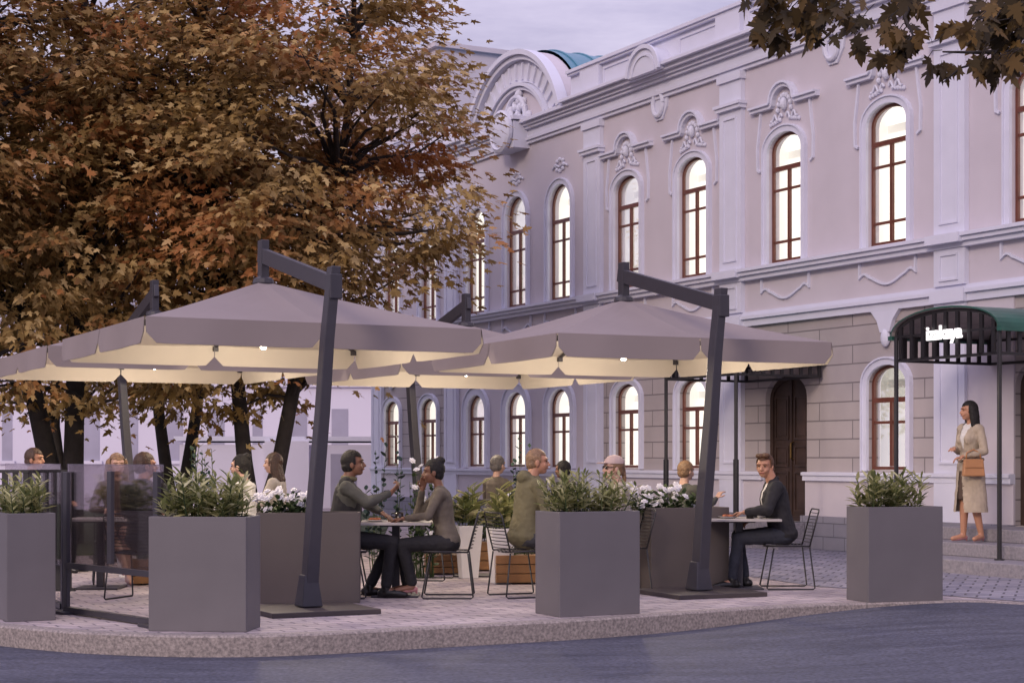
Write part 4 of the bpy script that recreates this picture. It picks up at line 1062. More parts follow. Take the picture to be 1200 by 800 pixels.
T4 = (232, 19.2); T5 = (118, 17.9); T6 = (620, 22.6)
table(*T4, 'square table behind the large left planter between two guests', .66)
table(*T5, 'square table behind the tinted glass screen at left', .66)
table(*T6, 'square table at the back of the terrace near the facade', .66)
table(556, 19.8, 'long low white-edged table behind the bun-haired woman', .60, h=.74)

# ------------------------------------------------------------------ wire chairs
def chair_proto():
    e = empty('wire_chair', (0, 0, 0)); w = .23; r = .0065        # local: sitter faces +y, seat centre at the origin
    for s in (-1, 1):
        m = MB(); m.tube([(s * w, -.21, .44), (s * (w + .02), -.26, .02), (s * (w + .02), -.24, .007), (s * (w + .02), .22, .007), (s * (w + .02), .235, .02), (s * (w - .01), .16, .43)], .0085, 7); m.build('leg', M_black, e, smooth=True)
    m = MB(); m.tube([(-w, -.21, .45), (-w, .21, .46), (-w + .03, .235, .455), (w - .03, .235, .455), (w, .21, .46), (w, -.21, .45)], .008, 7)
    for k in range(11): y = -.19 + k * .038; m.tube([(-w, y, .452), (0, y, .436), (w, y, .452)], r * .7, 5)
    for k in (-1, 0, 1): m.tube([(k * .09, -.21, .44), (k * .09, .23, .44)], r * .7, 5)
    m.build('seat', M_black, e, smooth=True)
    m = MB(); m.tube([(-w, -.21, .45), (-w - .005, -.30, .80), (-w + .03, -.31, .83), (w - .03, -.31, .83), (w + .005, -.30, .80), (w, -.21, .45)], .008, 7)
    for k in range(10): t = (k + 1) / 11; y = -.21 - .095 * t; z = .45 + .37 * t; m.tube([(-w, y, z), (0, y - .03, z), (w, y, z)], r * .7, 5)
    m.build('backrest', M_black, e, smooth=True)
    return e
CH = chair_proto(); chair_used = [False]
def chair(x, Z, yaw, label, X=None):
    o = CH if not chair_used[0] else copy_tree(CH); chair_used[0] = True
    o.location = (gx(x, Z) if X is None else X, Z, 0); o.rotation_euler = (0, 0, yaw); tag(o, label, 'chair', 'black wire chairs'); return o
# ------------------------------------------------------------------ people
M_skinA = mat('warm_tan_skin', (0.44, 0.22, 0.135), 0.5, 0.06, 8)
M_skinB = mat('brown_skin', (0.20, 0.095, 0.058), 0.5, 0.06, 8)
M_skinC = mat('fair_skin', (0.52, 0.32, 0.24), 0.5, 0.05, 8)
M_eye = mat('dark_eye', (0.02, 0.015, 0.012), 0.2); M_lip = mat('lip', (0.30, 0.08, 0.07), 0.5)
M_hairB = mat('black_hair', (0.010, 0.008, 0.008), 0.75, .3, 30, .5, 60); M_hairBr = mat('brown_hair', (0.055, 0.026, 0.014), 0.5, .3, 30, .5, 60)
M_hairR = mat('auburn_hair', (0.10, 0.045, 0.02), 0.6, .3, 30, .5, 60); M_hairG = mat('greying_hair', (0.10, 0.09, 0.085), 0.6, .4, 40, .5, 60); M_hairL = mat('light_brown_hair', (0.22, 0.13, 0.07), 0.5, .3, 30, .5, 60)
def cloth(n, c, v=.15): return mat(n, c, .85, v, 7, .35, 22)
K_black = cloth('black_cloth', (0.016, 0.015, 0.018)); K_char = cloth('charcoal_cloth', (0.045, 0.045, 0.050)); K_olive = cloth('olive_khaki_cloth', (0.13, 0.115, 0.062))
K_grey = cloth('grey_green_knit', (0.075, 0.075, 0.065)); K_taupe = cloth('taupe_blouse', (0.12, 0.10, 0.078)); K_trench = cloth('beige_trench_cloth', (0.40, 0.33, 0.25)); K_white = cloth('white_shirt', (0.62, 0.60, 0.57), .04)
K_navy = cloth('dark_navy_jeans', (0.025, 0.028, 0.042)); K_brown = cloth('brown_cloth', (0.085, 0.055, 0.04)); K_shoe = mat('black_leather', (0.012, 0.011, 0.011), .35); K_tan = mat('tan_leather', (0.42, 0.20, 0.085), .5, .06, 6); K_nude = mat('nude_pink_leather', (0.46, 0.21, 0.22), .35)
K_blue = cloth('slate_blue_cloth', (0.07, 0.08, 0.11)); K_cream = cloth('cream_knit', (0.45, 0.40, 0.33), .06); K_cap = cloth('pale_pink_cap_cloth', (0.50, 0.38, 0.36), .05)

def capsule(m, p, q, r0, r1, n=12):
    p = Vector(p); q = Vector(q); d = (q - p).normalized() if (q - p).length > 1e-6 else Vector((0, 0, 1)); pts, rs_ = [], []
    for k in range(5): a = math.pi / 2 * k / 4; pts.append(p - d * r0 * math.cos(a)); rs_.append(max(1e-4, r0 * math.sin(a)))
    for k in range(5): a = math.pi / 2 * k / 4; pts.append(q + d * r1 * math.sin(a)); rs_.append(max(1e-4, r1 * math.cos(a)))
    m.tube(pts, rs_, n, cap=True)
def remesh(m, voxel, smooth_it=2, wrinkle=0.0, wscale=9.0, cut=None):
    me = bpy.data.meshes.new('tmp'); me.from_pydata(m.v, [], m.f); bm = bmesh.new(); bm.from_mesh(me); bmesh.ops.recalc_face_normals(bm, faces=bm.faces); bm.to_mesh(me); bm.free()
    o = bpy.data.objects.new('tmp', me); COL.objects.link(o)
    r = o.modifiers.new('r', 'REMESH'); r.mode = 'VOXEL'; r.voxel_size = voxel; r.adaptivity = 0
    s = o.modifiers.new('s', 'SMOOTH'); s.factor = .5; s.iterations = smooth_it
    dg = bpy.context.evaluated_depsgraph_get(); out = bpy.data.meshes.new_from_object(o.evaluated_get(dg)); bpy.data.objects.remove(o); bpy.data.meshes.remove(me)
    if wrinkle or cut:
        bm = bmesh.new(); bm.from_mesh(out)
        if wrinkle:
            for v in bm.verts:
                f = noise.noise(Vector((v.co.x * wscale, v.co.y * wscale, v.co.z * wscale * .55))) + .5 * noise.noise(v.co * wscale * 2.3)
                v.co += v.normal * f * wrinkle
        if cut: bmesh.ops.delete(bm, geom=[f for f in bm.faces if cut(f.calc_center_median())], context='FACES')
        bm.to_mesh(out); bm.free()
    n = len(out.vertices); co = np.empty(n * 3); out.vertices.foreach_get('co', co)
    fs = [list(p.vertices) for p in out.polygons]; bpy.data.meshes.remove(out)
    return co.reshape(-1, 3), fs
def finish(name, parts, parent):
    """parts = [(verts, faces, material)] joined to one mesh object"""
    me = bpy.data.meshes.new(name); V, F, MI, mats = [], [], [], []
    for v, f, mm in parts:
        if mm not in mats: mats.append(mm)
        o = len(V); V += [tuple(x) for x in v]; F += [[o + i for i in g] for g in f]; MI += [mats.index(mm)] * len(f)
    me.from_pydata(V, [], F)
    for mm in mats: me.materials.append(mm)
    me.polygons.foreach_set('material_index', MI); me.polygons.foreach_set('use_smooth', [True] * len(F)); me.update()
    ob = bpy.data.objects.new(name, me); COL.objects.link(ob); ob.parent = parent; return ob
def hand(wrist, d, nrm, curl=.5, side=1):
    """palm and five fingers; d = pointing direction, nrm = out of the palm"""
    m = MB(); w = Vector(wrist); d = Vector(d).normalized(); nrm = Vector(nrm); nrm = (nrm - d * nrm.dot(d)).normalized(); a = d.cross(nrm) * side
    for k in range(4): capsule(m, w + d * .01 + a * (k - 1.5) * .010, w + d * .085 + a * (k - 1.5) * .019, .013, .0115, 8)
    L = (.068, .078, .072, .056)
    for k in range(4):
        b = w + d * .088 + a * (k - 1.5) * .0195; c = curl * (1 + .12 * k); d1 = (d * math.cos(c * .6) + nrm * math.sin(c * .6)); d2 = (d * math.cos(c * 1.4) + nrm * math.sin(c * 1.4)); d3 = (d * math.cos(c * 2.1) + nrm * math.sin(c * 2.1))
        q1 = b + d1 * L[k] * .45; q2 = q1 + d2 * L[k] * .32; q3 = q2 + d3 * L[k] * .23
        capsule(m, b, q1, .0092, .0085, 7); capsule(m, q1, q2, .0085, .0078, 7); capsule(m, q2, q3, .0078, .0065, 7)
    t0 = w + d * .025 - a * .024; t1 = t0 + (d * .55 - a * .6 + nrm * .35).normalized() * .042; t2 = t1 + (d * .9 - a * .15 + nrm * .4).normalized() * .036
    capsule(m, t0, t1, .0125, .0105, 8); capsule(m, t1, t2, .0102, .0080, 8)
    capsule(m, w - d * .03, w + d * .02, .024, .022, 10)
    return remesh(m, .0042, 1)
def person(loc, yaw, label, pose='sit', skin=M_skinA, hair='short', hairm=M_hairB, top=K_black, topkind='jacket', legs=K_black, shoes=K_shoe, lean=.10, turn=0.0, tilt=0.0, sc=1.0,
           arms=None, inner=None, female=False, hands=True, legpose=None, extra=None, beard=False, hairline=.05, name='person'):
    e = empty(name, loc, yaw, label, 'person'); e.scale = (sc, sc, sc)
    st = pose == 'stand'
    hz = .93 if st else .555                                       # hip height
    hip = Vector((0, 0, hz))
    def U(x, y, z):                                                # upper body point given above the hip, leaned
        return hip + Vector((x, y * math.cos(lean) + z * math.sin(lean), z * math.cos(lean) - y * math.sin(lean)))
    sw = .155 if female else .185; sh = .465
    neck0, neck1 = U(0, -.01, .50), U(0, .01, .60); hc = U(0, .03, .685)
    HM = Matrix.Translation(hc) @ Euler((tilt, 0, turn), 'XYZ').to_matrix().to_4x4()
    HP = lambda x, y, z: HM @ Vector((x, y, z))
    m = MB()
    # head: skull, face, jaw, nose, brow, ears
    m.ell((0, -.012, .022), (.076, .095, .093), HM, 18, 12); m.ell((0, .018, -.028), (.062, .072, .082), HM, 16, 10); m.ell((0, .040, -.083), (.036, .040, .026), HM, 12, 8)
    capsule(m, HP(0, .084, .012), HP(0, .104, -.026), .009, .0135, 8); capsule(m, HP(-.045, .066, .030), HP(.045, .066, .030), .017, .017, 8)
    for s in (-1, 1):
        m.ell((s * .078, -.008, -.012), (.010, .020, .032), HM, 8, 7); capsule(m, HP(s * .040, .062, -.030), HP(s * .03, .068, -.045), .020, .02, 8)
    capsule(m, HP(-.018, .083, -.056), HP(.018, .083, -.056), .009, .009, 8)
    capsule(m, neck0, neck1 + Vector((0, 0, .02)), .060 if not female else .048, .052 if not female else .042, 14)
    # torso
    cw = .135 if female else .155
    def loft(mm, secs, g=0.0, n=22):
        cs = []
        for i in range(len(secs) - 1):
            for k in range(4): t = k / 4; t2 = t * t * (3 - 2 * t); cs.append([secs[i][j] + (secs[i + 1][j] - secs[i][j]) * (t if j < 2 else t2) for j in range(4)])
        cs.append(list(secs[-1])); cs = [[cs[0][0], cs[0][1] - .05, cs[0][2] * .55, cs[0][3] * .55]] + cs + [[cs[-1][0], cs[-1][1] + .035, cs[-1][2] * .6, cs[-1][3] * .6]]
        vs = []; 
        for (y, z, rx, ry) in cs:
            for k in range(n):
                a = 2 * math.pi * k / n; vs.append(U((rx + g) * math.cos(a), y + (ry + g) * math.sin(a), z))
        N_ = len(cs); mm.add(vs, [[k for k in range(n)][::-1], [(N_ - 1) * n + k for k in range(n)]] + [(i * n + k, i * n + (k + 1) % n, (i + 1) * n + (k + 1) % n, (i + 1) * n + k) for i in range(N_ - 1) for k in range(n)])
    def torso(mm, g=0.0):
        mm.ell(tuple(hip + Vector((0, 0, .0))), (.165 + g, .125 + g, .12 + g), None, 18, 10)
        if female: loft(mm, [(0, -.02, .155, .12), (0, .08, .140, .108), (.0, .18, .118, .095), (.012, .28, .130, .108), (.012, .36, .142, .115), (0, .43, .140, .10), (-.01, .48, .115, .075)], g)
        else: loft(mm, [(0, -.02, .165, .125), (0, .10, .152, .118), (.0, .20, .150, .115), (.010, .30, .165, .125), (.010, .37, .172, .125), (0, .43, .168, .11), (-.01, .48, .14, .08)], g)
        capsule(mm, U(-sw + .02, -.005, sh - .01), U(sw - .02, -.005, sh - .01), .060 + g, .060 + g, 12)
        capsule(mm, U(-.05, -.01, sh + .01), U(.05, -.01, sh + .01), .062 + g, .062 + g, 12)
        if female:
            for s in (-1, 1): mm.ell(tuple(U(s * .062, .085, .33)), (.052 + g, .050 + g, .056 + g), None, 12, 8)
    torso(m)
    A = arms or {}
    SH = {s: U(s * sw, -.005, sh) for s in (-1, 1)}
    EL = {s: Vector(A.get((s, 'e'), (s * .25, .12, .79) if not st else (s * .24, -.02, 1.14))) for s in (-1, 1)}
    WR = {s: Vector(A.get((s, 'w'), (s * .12, .36, .775) if not st else (s * .24, .06, .92))) for s in (-1, 1)}
    f = .84 if female else 1.0
    for s in (-1, 1):
        capsule(m, SH[s], EL[s], .052 * f, .040 * f); capsule(m, EL[s], WR[s], .041 * f, .027 * f)
    LP = legpose or {}
    HJ = {s: hip + Vector((s * .088, .0, -.02)) for s in (-1, 1)}
    KN = {s: Vector(LP.get((s, 'k'), (s * .115, .44, .50) if not st else (s * .085, .02, .50))) for s in (-1, 1)}
    AN = {s: Vector(LP.get((s, 'a'), (s * .12, .42, .095) if not st else (s * .08, -.02, .09))) for s in (-1, 1)}
    FD = {s: Vector(LP.get((s, 'f'), (s * .15, 1, 0))).normalized() for s in (-1, 1)}
    for s in (-1, 1):
        capsule(m, HJ[s], KN[s], .085, .056); capsule(m, KN[s], KN[s].lerp(AN[s], .35), .054, .055); capsule(m, KN[s].lerp(AN[s], .3), AN[s], .055, .035)
        capsule(m, AN[s] - Vector((0, 0, .03)), AN[s] + FD[s] * .15 - Vector((0, 0, .058)), .036, .028); 
    v, fc = remesh(m, .0095, 2)
    # a finer head replaces nothing, it only sharpens the face
    parts = [(v, fc, skin)]
    h2 = MB(); h2.ell((0, .018, -.028), (.0625, .0725, .0825), HM, 20, 14); h2.ell((0, -.012, .022), (.0755, .0945, .0925), HM, 20, 14); h2.ell((0, .040, -.083), (.036, .041, .027), HM, 12, 8)
    capsule(h2, HP(0, .080, .014), HP(0, .104, -.026), .008, .013, 8)
    for s in (-1, 1): h2.ell((s * .013, .094, -.030), (.009, .009, .007), HM, 8, 6); capsule(h2, HP(s * .014, .082, .030), HP(s * .048, .070, .028), .011, .010, 8); h2.ell((s * .079, -.008, -.012), (.009, .021, .033), HM, 10, 8)
    capsule(h2, HP(-.016, .087, -.055), HP(.016, .087, -.055), .009, .009, 8); capsule(h2, neck1, HP(0, 0, -.04), .05 * f, .05 * f, 12)
    v2, f2 = remesh(h2, .0052, 1); parts.append((v2, f2, skin))
    ey = MB(); 
    for s in (-1, 1): ey.ell((s * .031, .081, .006), (.0125, .006, .006), HM, 10, 6); 
    parts.append((ey.v, ey.f, M_eye)); br = MB()
    for s in (-1, 1): capsule(br, HP(s * .016, .092, .026), HP(s * .046, .080, .028), .0042, .003, 6)
    parts.append((br.v, br.f, hairm)); lp = MB(); capsule(lp, HP(-.019, .093, -.058), HP(.019, .093, -.058), .0048, .0048, 6); parts.append((lp.v, lp.f, M_lip))
    if hands:
        for s in (-1, 1):
            dd = Vector(A.get((s, 'd'), (WR[s] - EL[s]))); nr = Vector(A.get((s, 'n'), (0, 0, -1) if not st else (-s, 0, 0)))
            hv, hf = hand(WR[s] + dd.normalized() * .012, dd, nr, A.get((s, 'c'), .5), s); parts.append((hv, hf, skin))
    body = finish('body', parts, e)
    # hair
    if hair:
        hm = MB(); g = .010 if hair != 'buzz' else .005
        hm.ell((0, -.018, .030), (.078 + g, .094 + g, .092 + g), HM, 20, 14)
        if hair in ('short', 'quiff', 'buzz'): hm.ell((0, -.045, -.02), (.074 + g, .062 + g, .07), HM, 16, 10)
        if hair == 'quiff':
            for k in range(7): hm.ell((-.05 + .1 * k / 6, .055 + .01 * math.sin(k * 2), .108), (.026, .030, .024), HM, 8, 6)
        if hair == 'bun': hm.ell((0, -.05, -.02), (.070, .062, .07), HM); hm.ell((0, -.085, .105), (.042, .042, .040), HM); hm.ell((.01, -.07, .12), (.03, .03, .03), HM)
        if hair in ('long', 'bob'):
            L_ = .36 if hair == 'long' else .11
            for k in range(9):
                a = math.pi * (1.0 + k / 8) ; x, y = .075 * math.cos(a), .055 * math.sin(a) - .02
                p0 = HP(x, y, .03); p1 = HP(x * 1.12, y - .01, -.08); p2 = p1 + Vector((x * .15, -.02 + y * .3, -(L_ if abs(x) < .06 else L_ * .8)))
                wd = 1.35 if hair == 'long' else 1; capsule(hm, p0, p1, .030 * wd, .034 * wd, 8); capsule(hm, p1, p2, .034 * wd, .024 * wd, 8)
        if hair == 'tail': hm.ell((0, -.045, -.02), (.072, .062, .07), HM); capsule(hm, HP(0, -.10, .02), HP(0, -.13, -.12), .032, .02, 8)
        HI = HM.inverted()
        def cutf(c):
            q = HI @ c
            return (q.y > .028 and q.z < hairline + .02 * abs(q.x) / .07 and abs(q.x) < .10) or (hair in ('short', 'quiff', 'buzz', 'bun') and q.z < -.01 and q.y > -.012) or (hair in ('short', 'quiff', 'buzz') and q.z < -.075)
        hv, hf = remesh(hm, .0065, 1, .0035 if hair != 'buzz' else .001, 45, cutf)
        hb = finish('hair', [(hv, hf, hairm)], e)
        if beard:
            b2 = MB(); b2.ell((0, .044, -.083), (.040, .042, .030), HM, 12, 8)
            for s in (-1, 1): capsule(b2, HP(s * .060, .01, -.03), HP(s * .035, .055, -.078), .012, .014, 8)
            hv, hf = remesh(b2, .005, 1, .001, 45); finish('beard', [(hv, hf, hairm)], hb and e)
    # top garment
    t = MB(); g = .016 if topkind in ('jacket', 'hood', 'trench') else .009
    torso(t, g)
    for s in (-1, 1):
        wr = EL[s].lerp(WR[s], .93); capsule(t, SH[s], EL[s], .052 * f + g * .9, .042 * f + g); capsule(t, EL[s], wr, .044 * f + g, .031 * f + g * .7)
    if topkind == 'hood':
        t.ell((0, 0, 0), (.10, .075, .065), Matrix.Translation(U(0, -.075, .525)) @ Matrix.Rotation(-.5, 4, 'X')); capsule(t, U(-.07, .02, .515), U(.07, .02, .515), .04, .04)
        capsule(t, U(-.085, -.03, .52), U(0, .055, .49), .032, .03); capsule(t, U(.085, -.03, .52), U(0, .055, .49), .032, .03)
    if topkind in ('jacket', 'trench'):
        for s in (-1, 1): capsule(t, U(s * .055, -.05, .545), U(s * .045, .075, .46), .022, .018); 
        capsule(t, U(-.05, -.055, .545), U(.05, -.055, .545), .022, .022)
    if topkind in ('jacket', 'hood') and not st: t.ell(tuple(hip + Vector((0, -.01, -.01))), (.185, .145, .10), None, 16, 8)
    if topkind == 'trench':
        loft(t, [(-.005, -.60, .235, .175), (-.005, -.40, .225, .165), (-.005, -.2, .205, .155), (0, .0, .185, .145), (0, .10, .160, .125)])
        capsule(t, (-.15, 0, .99), (.15, 0, .99), .03, .03)
    cutj = None
    if inner:
        wo = .052
        def cutj(c):
            q = c - hip; z = q.z * math.cos(lean) + q.y * math.sin(lean)
            return q.y > .03 + z * math.sin(lean) * .9 and .14 < z < .53 and abs(c.x) < wo * (z - .10) / .36 + .004
    if topkind == 'trench':
        def cutj(c): return (c.y > .02 and abs(c.x - .02) < .02 + .055 * max(0, (.90 - c.z)) / .5 and c.z < .88) or (c.y > .02 and c.z > 1.15 and abs(c.x) < .06 * (c.z - 1.12) / .25) or c.z < .37
    if topkind != 'trench':
        zlo = .80 if st else None
    v, fc = remesh(t, .009, 1, .0085, 11, cutj); jk = finish({'jacket': 'jacket', 'hood': 'hooded_jacket', 'trench': 'trench_coat'}.get(topkind, 'shirt'), [(v, fc, top)], e)
    if inner:
        q = MB(); torso(q, .007); v, fc = remesh(q, .012, 2, .002, 10); finish('shirt', [(v, fc, inner)], e)
    # legs
    q = MB(); q.ell(tuple(hip + Vector((0, 0, -.02))), (.172, .132, .115), None, 18, 10)
    for s in (-1, 1):
        an = KN[s].lerp(AN[s], .93); capsule(q, HJ[s], KN[s], .093, .066); capsule(q, KN[s], an, .066, .050 if not female else .055)
    if legs: v, fc = remesh(q, .0095, 1, .008, 12); finish('trousers', [(v, fc, legs)], e)
    for s in (-1, 1):
        q = MB(); a = AN[s]; fd = FD[s]; zl = a.z - .085
        up0 = Vector((0, 0, 1))
        if female:
            hl = .055; capsule(q, a - fd * .03 - Vector((0, 0, .045)), a + fd * .05 - Vector((0, 0, .055)), .028, .028); capsule(q, a + fd * .05 - Vector((0, 0, .055)), a + fd * .15 - Vector((0, 0, .072)), .030, .018)
            capsule(q, a - fd * .04 - Vector((0, 0, .05)), a - fd * .045 - Vector((0, 0, .085)), .016, .009)
        else:
            capsule(q, a - fd * .04 - Vector((0, 0, .05)), a + fd * .10 - Vector((0, 0, .055)), .042, .040); capsule(q, a + fd * .10 - Vector((0, 0, .055)), a + fd * .18 - Vector((0, 0, .066)), .040, .028); capsule(q, a, a - Vector((0, 0, .05)), .045, .045)
        v, fc = remesh(q, .006, 1); v = np.array(v); v[:, 2] = np.maximum(v[:, 2], a.z - .092); finish('shoe', [(v, fc, shoes)], e)
    if extra: extra(e, HM, HP, U, WR)
    return e
def sit(x, Z, yaw, *a, **k):
    return person((gx(x, Z), Z, 0), yaw, *a, **k)
RIGHT, LEFT = R(-90), R(90)          # facing +x / -x
# the couple at the left table
def scarf(e, HM, HP, U, WR):
    q = MB(); pts = [U(.06 * math.cos(t), .055 * math.sin(t) + .0, .545) for t in [2 * math.pi * k / 12 for k in range(13)]]; q.tube(pts, .024, 8, cap=False)
    v, f = remesh(q, .007, 1, .003, 20); finish('scarf', [(v, f, K_olive)], e)
def vest(e, U, m_=K_black):
    q = MB()
    n = 22; vs = []; cs = [(-.07, .12, .10, 0), (-.02, .185, .15, 0)] + [(.0 + .04 * k, .178 + .016 * math.sin(k * .45), .14 + .01 * math.sin(k * .4), .006) for k in range(1, 11)] + [(.45, .16, .11, -.005), (.49, .10, .07, -.01)]
    for (z, rx, ry, y) in cs:
        for k in range(n): a = 2 * math.pi * k / n; vs.append(U(rx * math.cos(a), y + ry * math.sin(a), z))
    N_ = len(cs); q.add(vs, [[k for k in range(n)][::-1], [(N_ - 1) * n + k for k in range(n)]] + [(i * n + k, i * n + (k + 1) % n, (i + 1) * n + (k + 1) % n, (i + 1) * n + k) for i in range(N_ - 1) for k in range(n)])
    capsule(q, U(-.09, -.02, .50), U(.09, -.02, .50), .065, .065)
    v, f = remesh(q, .0095, 2, .006, 9, lambda c: c.y > .03 and abs(c.x) < .035); finish('vest', [(v, f, m_)], e)
sit(402, 16.75, R(-88), 'seated man in a dark vest with grey sleeves facing right, one hand raised', skin=M_skinB, hair='short', hairm=M_hairB, top=K_grey, topkind='shirt', legs=K_black, lean=.10, turn=R(-4), tilt=.08, sc=1.06,
    arms={(-1, 'e'): (-.26, .20, .86), (-1, 'w'): (-.18, .34, .78), (1, 'e'): (.24, .24, .88), (1, 'w'): (.12, .44, .96), (1, 'd'): (-.1, .6, .6), (1, 'c'): 1.2, (1, 'n'): (-.3, -1, .2)},
    legpose={(1, 'a'): (.10, .40, .095), (-1, 'a'): (-.08, .24, .095), (1, 'k'): (.12, .46, .51)}, extra=lambda e, HM, HP, U, WR: (vest(e, U), scarf(e, HM, HP, U, WR)))
chair(402, 16.75, R(-88), 'black wire chair under the man in dark vest')
sit(524, 16.75, R(90), 'seated woman with hair in a bun, taupe blouse and hand at her cheek', skin=M_skinB, hair='bun', hairm=M_hairB, top=K_taupe, topkind='shirt', legs=K_black, shoes=K_nude, female=True, lean=.16, turn=R(4), tilt=-.05, sc=1.0,
    arms={(1, 'e'): (.20, .30, .80), (1, 'w'): (.09, .25, 1.04), (1, 'd'): (-.1, -.15, 1), (1, 'n'): (-1, -.3, 0), (1, 'c'): .7, (-1, 'e'): (-.21, .18, .80), (-1, 'w'): (-.12, .40, .775)},
    legpose={(-1, 'k'): (-.10, .43, .52), (-1, 'a'): (-.08, .34, .13), (1, 'k'): (.10, .44, .50), (1, 'a'): (.10, .40, .12)})
chair(524, 16.75, R(90), 'black wire chair of the bun-haired woman')
# hooded man seen from behind and the woman in a cap
sit(614, 16.9, R(-68), 'seated man with cropped fair hair in an olive hooded jacket seen from behind', skin=M_skinA, hair='buzz', hairm=M_hairL, top=K_olive, topkind='hood', legs=K_char, lean=.16, turn=R(-22), sc=1.08)
chair(611, 16.85, R(-68), 'black wire chair under the man in olive hooded jacket')
def cap(e, HM, HP, U, WR):
    q = MB(); q.ell((0, -.015, .050), (.092, .108, .085), HM, 20, 12); v, f = remesh(q, .006, 1, .001, 20, lambda c: (HM.inverted() @ c).z < .045); 
    q = MB(); q.ell((0, .115, .052), (.062, .062, .008), HM, 16, 6); finish('cap', [(v, f, K_cap), (q.v, q.f, K_cap)], e)
    q = MB()
    for s in (-1, 1): q.ell((s * .033, .090, .006), (.026, .006, .020), HM, 12, 8); q.tube([HP(s * .058, .085, .010), HP(s * .082, .0, .010)], .0035, 5)
    q.tube([HP(-.01, .098, .010), HP(.01, .098, .010)], .004, 5); finish('sunglasses', [(q.v, q.f, M_darkglass)], e)
sit(728, 17.5, R(100), 'seated woman in a pale cap and dark sunglasses behind the centre planter', skin=M_skinC, hair='tail', hairm=M_hairL, top=K_cream, topkind='shirt', female=True, lean=.08, turn=R(10), sc=1.02, extra=cap)
chair(728, 17.5, R(100), 'black wire chair under the woman in the cap')
# man at the right
sit(917, 17.9, R(92), 'seated man with wavy brown hair, open black jacket and white shirt', skin=M_skinA, hair='quiff', hairm=M_hairR, top=K_black, topkind='jacket', inner=K_white, legs=K_navy, lean=.22, turn=R(60), tilt=-.08, sc=1.05, beard=False, hairline=.06,
    arms={(1, 'e'): (.27, .10, .77), (1, 'w'): (.12, .30, .68), (1, 'n'): (0, 0, -1), (-1, 'e'): (-.27, .20, .79), (-1, 'w'): (-.14, .38, .765)}, legpose={(1, 'k'): (.17, .42, .51), (1, 'a'): (.12, .36, .095), (-1, 'k'): (-.10, .46, .50), (-1, 'a'): (-.10, .52, .095)})
chair(921, 17.9, R(90), 'black wire chair under the man in open black jacket')
sit(800, 20.0, R(-50), 'seated fair-haired man seen from behind beyond the white flowers', skin=M_skinC, hair='short', hairm=M_hairL, top=K_grey, topkind='shirt', lean=.05, turn=R(-5), sc=.98, arms={(1, 'e'): (.27, .2, .86), (1, 'w'): (.12, .45, .90), (1, 'd'): (0, .6, .6)})
chair(800, 20.0, R(-50), 'black wire chair under the fair-haired man seen from behind')
# guests at the back
sit(664, 22.5, R(60), 'dark-haired guest far back between the hooded man and the woman in cap', skin=M_skinB, hair='short', hairm=M_hairB, top=K_black, topkind='shirt', lean=.05, sc=.98, hands=False)
chair(664, 22.5, R(60), 'black wire chair under the dark-haired guest far back')
sit(580, 22.3, R(-40), 'grey-haired guest far back left of the hooded man', skin=M_skinC, hair='short', hairm=M_hairG, top=K_taupe, topkind='shirt', female=True, lean=.05, sc=1.03, hands=False)
chair(580, 22.3, R(-40), 'black wire chair under the grey-haired guest far back')
# left group
sit(290, 18.4, R(75), 'dark-haired guest in a white top facing left behind the large left planter', skin=M_skinC, hair='bun', hairm=M_hairB, top=K_white, topkind='shirt', female=True, lean=.08, sc=1.03)
chair(290, 18.4, R(75), 'black wire chair under the guest in a white top')
sit(326, 20.6, R(80), 'brown-haired guest facing left behind the white flowers', skin=M_skinC, hair='bob', hairm=M_hairBr, top=K_cream, topkind='shirt', female=True, lean=.05, sc=1.05)
chair(326, 20.6, R(80), 'black wire chair under the brown-haired guest')
sit(168, 16.6, R(-20), 'man in a dark jacket with his back to the glass screen', skin=M_skinA, hair='short', hairm=M_hairBr, top=K_black, topkind='jacket', legs=K_black, lean=.02, turn=R(-45), sc=1.04)
chair(166, 16.55, R(-20), 'black wire chair under the man with his back to the glass screen')
sit(137, 18.6, R(-165), 'light-haired woman facing the camera behind the glass screen', skin=M_skinC, hair='long', hairm=M_hairL, top=K_brown, topkind='shirt', legs=None, shoes=K_nude, female=True, lean=.05, turn=R(10), sc=1.04,
    legpose={(1, 'k'): (.08, .42, .55), (1, 'a'): (-.06, .60, .22), (-1, 'k'): (-.09, .42, .50), (-1, 'a'): (-.10, .38, .11)})
chair(137, 18.6, R(-165), 'black wire chair under the light-haired woman behind the glass screen')
sit(36, 20.5, R(-100), 'guest with short brown hair whose head shows over the slatted fence', skin=M_skinA, hair='short', hairm=M_hairBr, top=K_blue, topkind='shirt', lean=.03, sc=1.09)
chair(36, 20.5, R(-100), 'black wire chair under the guest behind the slatted fence')
# empty chairs
chair(500, 19.2, R(80), 'empty black wire chair behind the couple\'s table')

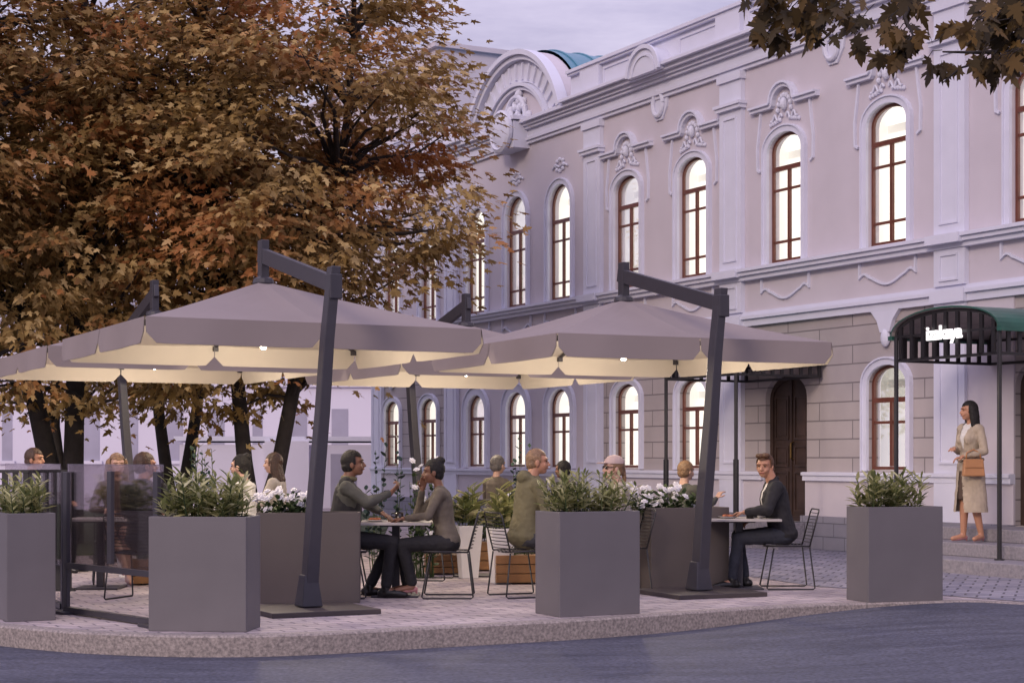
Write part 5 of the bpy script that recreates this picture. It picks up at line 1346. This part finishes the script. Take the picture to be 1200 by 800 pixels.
# standing woman in the trench coat
def bag(e, HM, HP, U, WR):
    pass
wp = local(4.62, -1.30, .33)
def belt_etc(e, HM, HP, U, WR):
    q = MB(); q.tube([(.168 * math.cos(t), .128 * math.sin(t), 1.02) for t in [2 * math.pi * k / 24 for k in range(25)]], .022, 8, cap=False); q.box((.02, .145, 1.02), (.06, .03, .055)); finish('belt', [(q.v, q.f, K_trench)], e)
    q = MB(); q.lathe([(.02, .52), (.150, .53), (.150, .70), (.135, .95), (.03, .97)], n=20); v, f = remesh(q, .01, 1, .004, 12); finish('dress', [(v, f, K_brown)], e)
person(wp, R(118), 'standing long-haired woman in a beige belted trench coat on the steps', pose='stand', skin=M_skinA, hair='long', hairm=M_hairB, top=K_trench, topkind='trench', inner=K_white, legs=None, shoes=K_nude, female=True, lean=.0, turn=R(-22), sc=1.0,
       arms={(1, 'e'): (.22, -.02, 1.13), (1, 'w'): (.06, .20, 1.15), (1, 'n'): (0, -.2, -1), (-1, 'e'): (-.24, .0, 1.12), (-1, 'w'): (-.12, .20, 1.06), (-1, 'n'): (0, 0, -1)},
       legpose={(1, 'k'): (.075, .03, .49), (1, 'a'): (.09, .03, .105), (-1, 'k'): (-.075, -.0, .49), (-1, 'a'): (-.08, -.10, .105), (1, 'f'): (.2, 1, 0), (-1, 'f'): (-.25, 1, 0)}, extra=belt_etc)
# her handbag, carried on the forearm
Rw = Matrix.Translation(wp) @ Matrix.Rotation(R(118), 4, 'Z')
bp = Rw @ Vector((-.20, .14, .94))
e = empty('handbag', bp, R(118 + 62), 'tan leather handbag on the forearm of the standing woman', 'handbag')
m = MB(); m.box((0, 0, -.02), (.27, .09, .21), taper=.86); m.build('bag_body', K_tan, e, bevel=.015)
m = MB(); m.box((0, .05, .03), (.22, .012, .10)); m.box((0, -.05, .03), (.22, .012, .10)); m.build('flap', K_tan, e, bevel=.004)
m = MB(); m.tube([(-.09, 0, .08), (-.08, 0, .16), (0, 0, .20), (.08, 0, .16), (.09, 0, .08)], .009, 8); m.build('handle', K_tan, e, smooth=True)
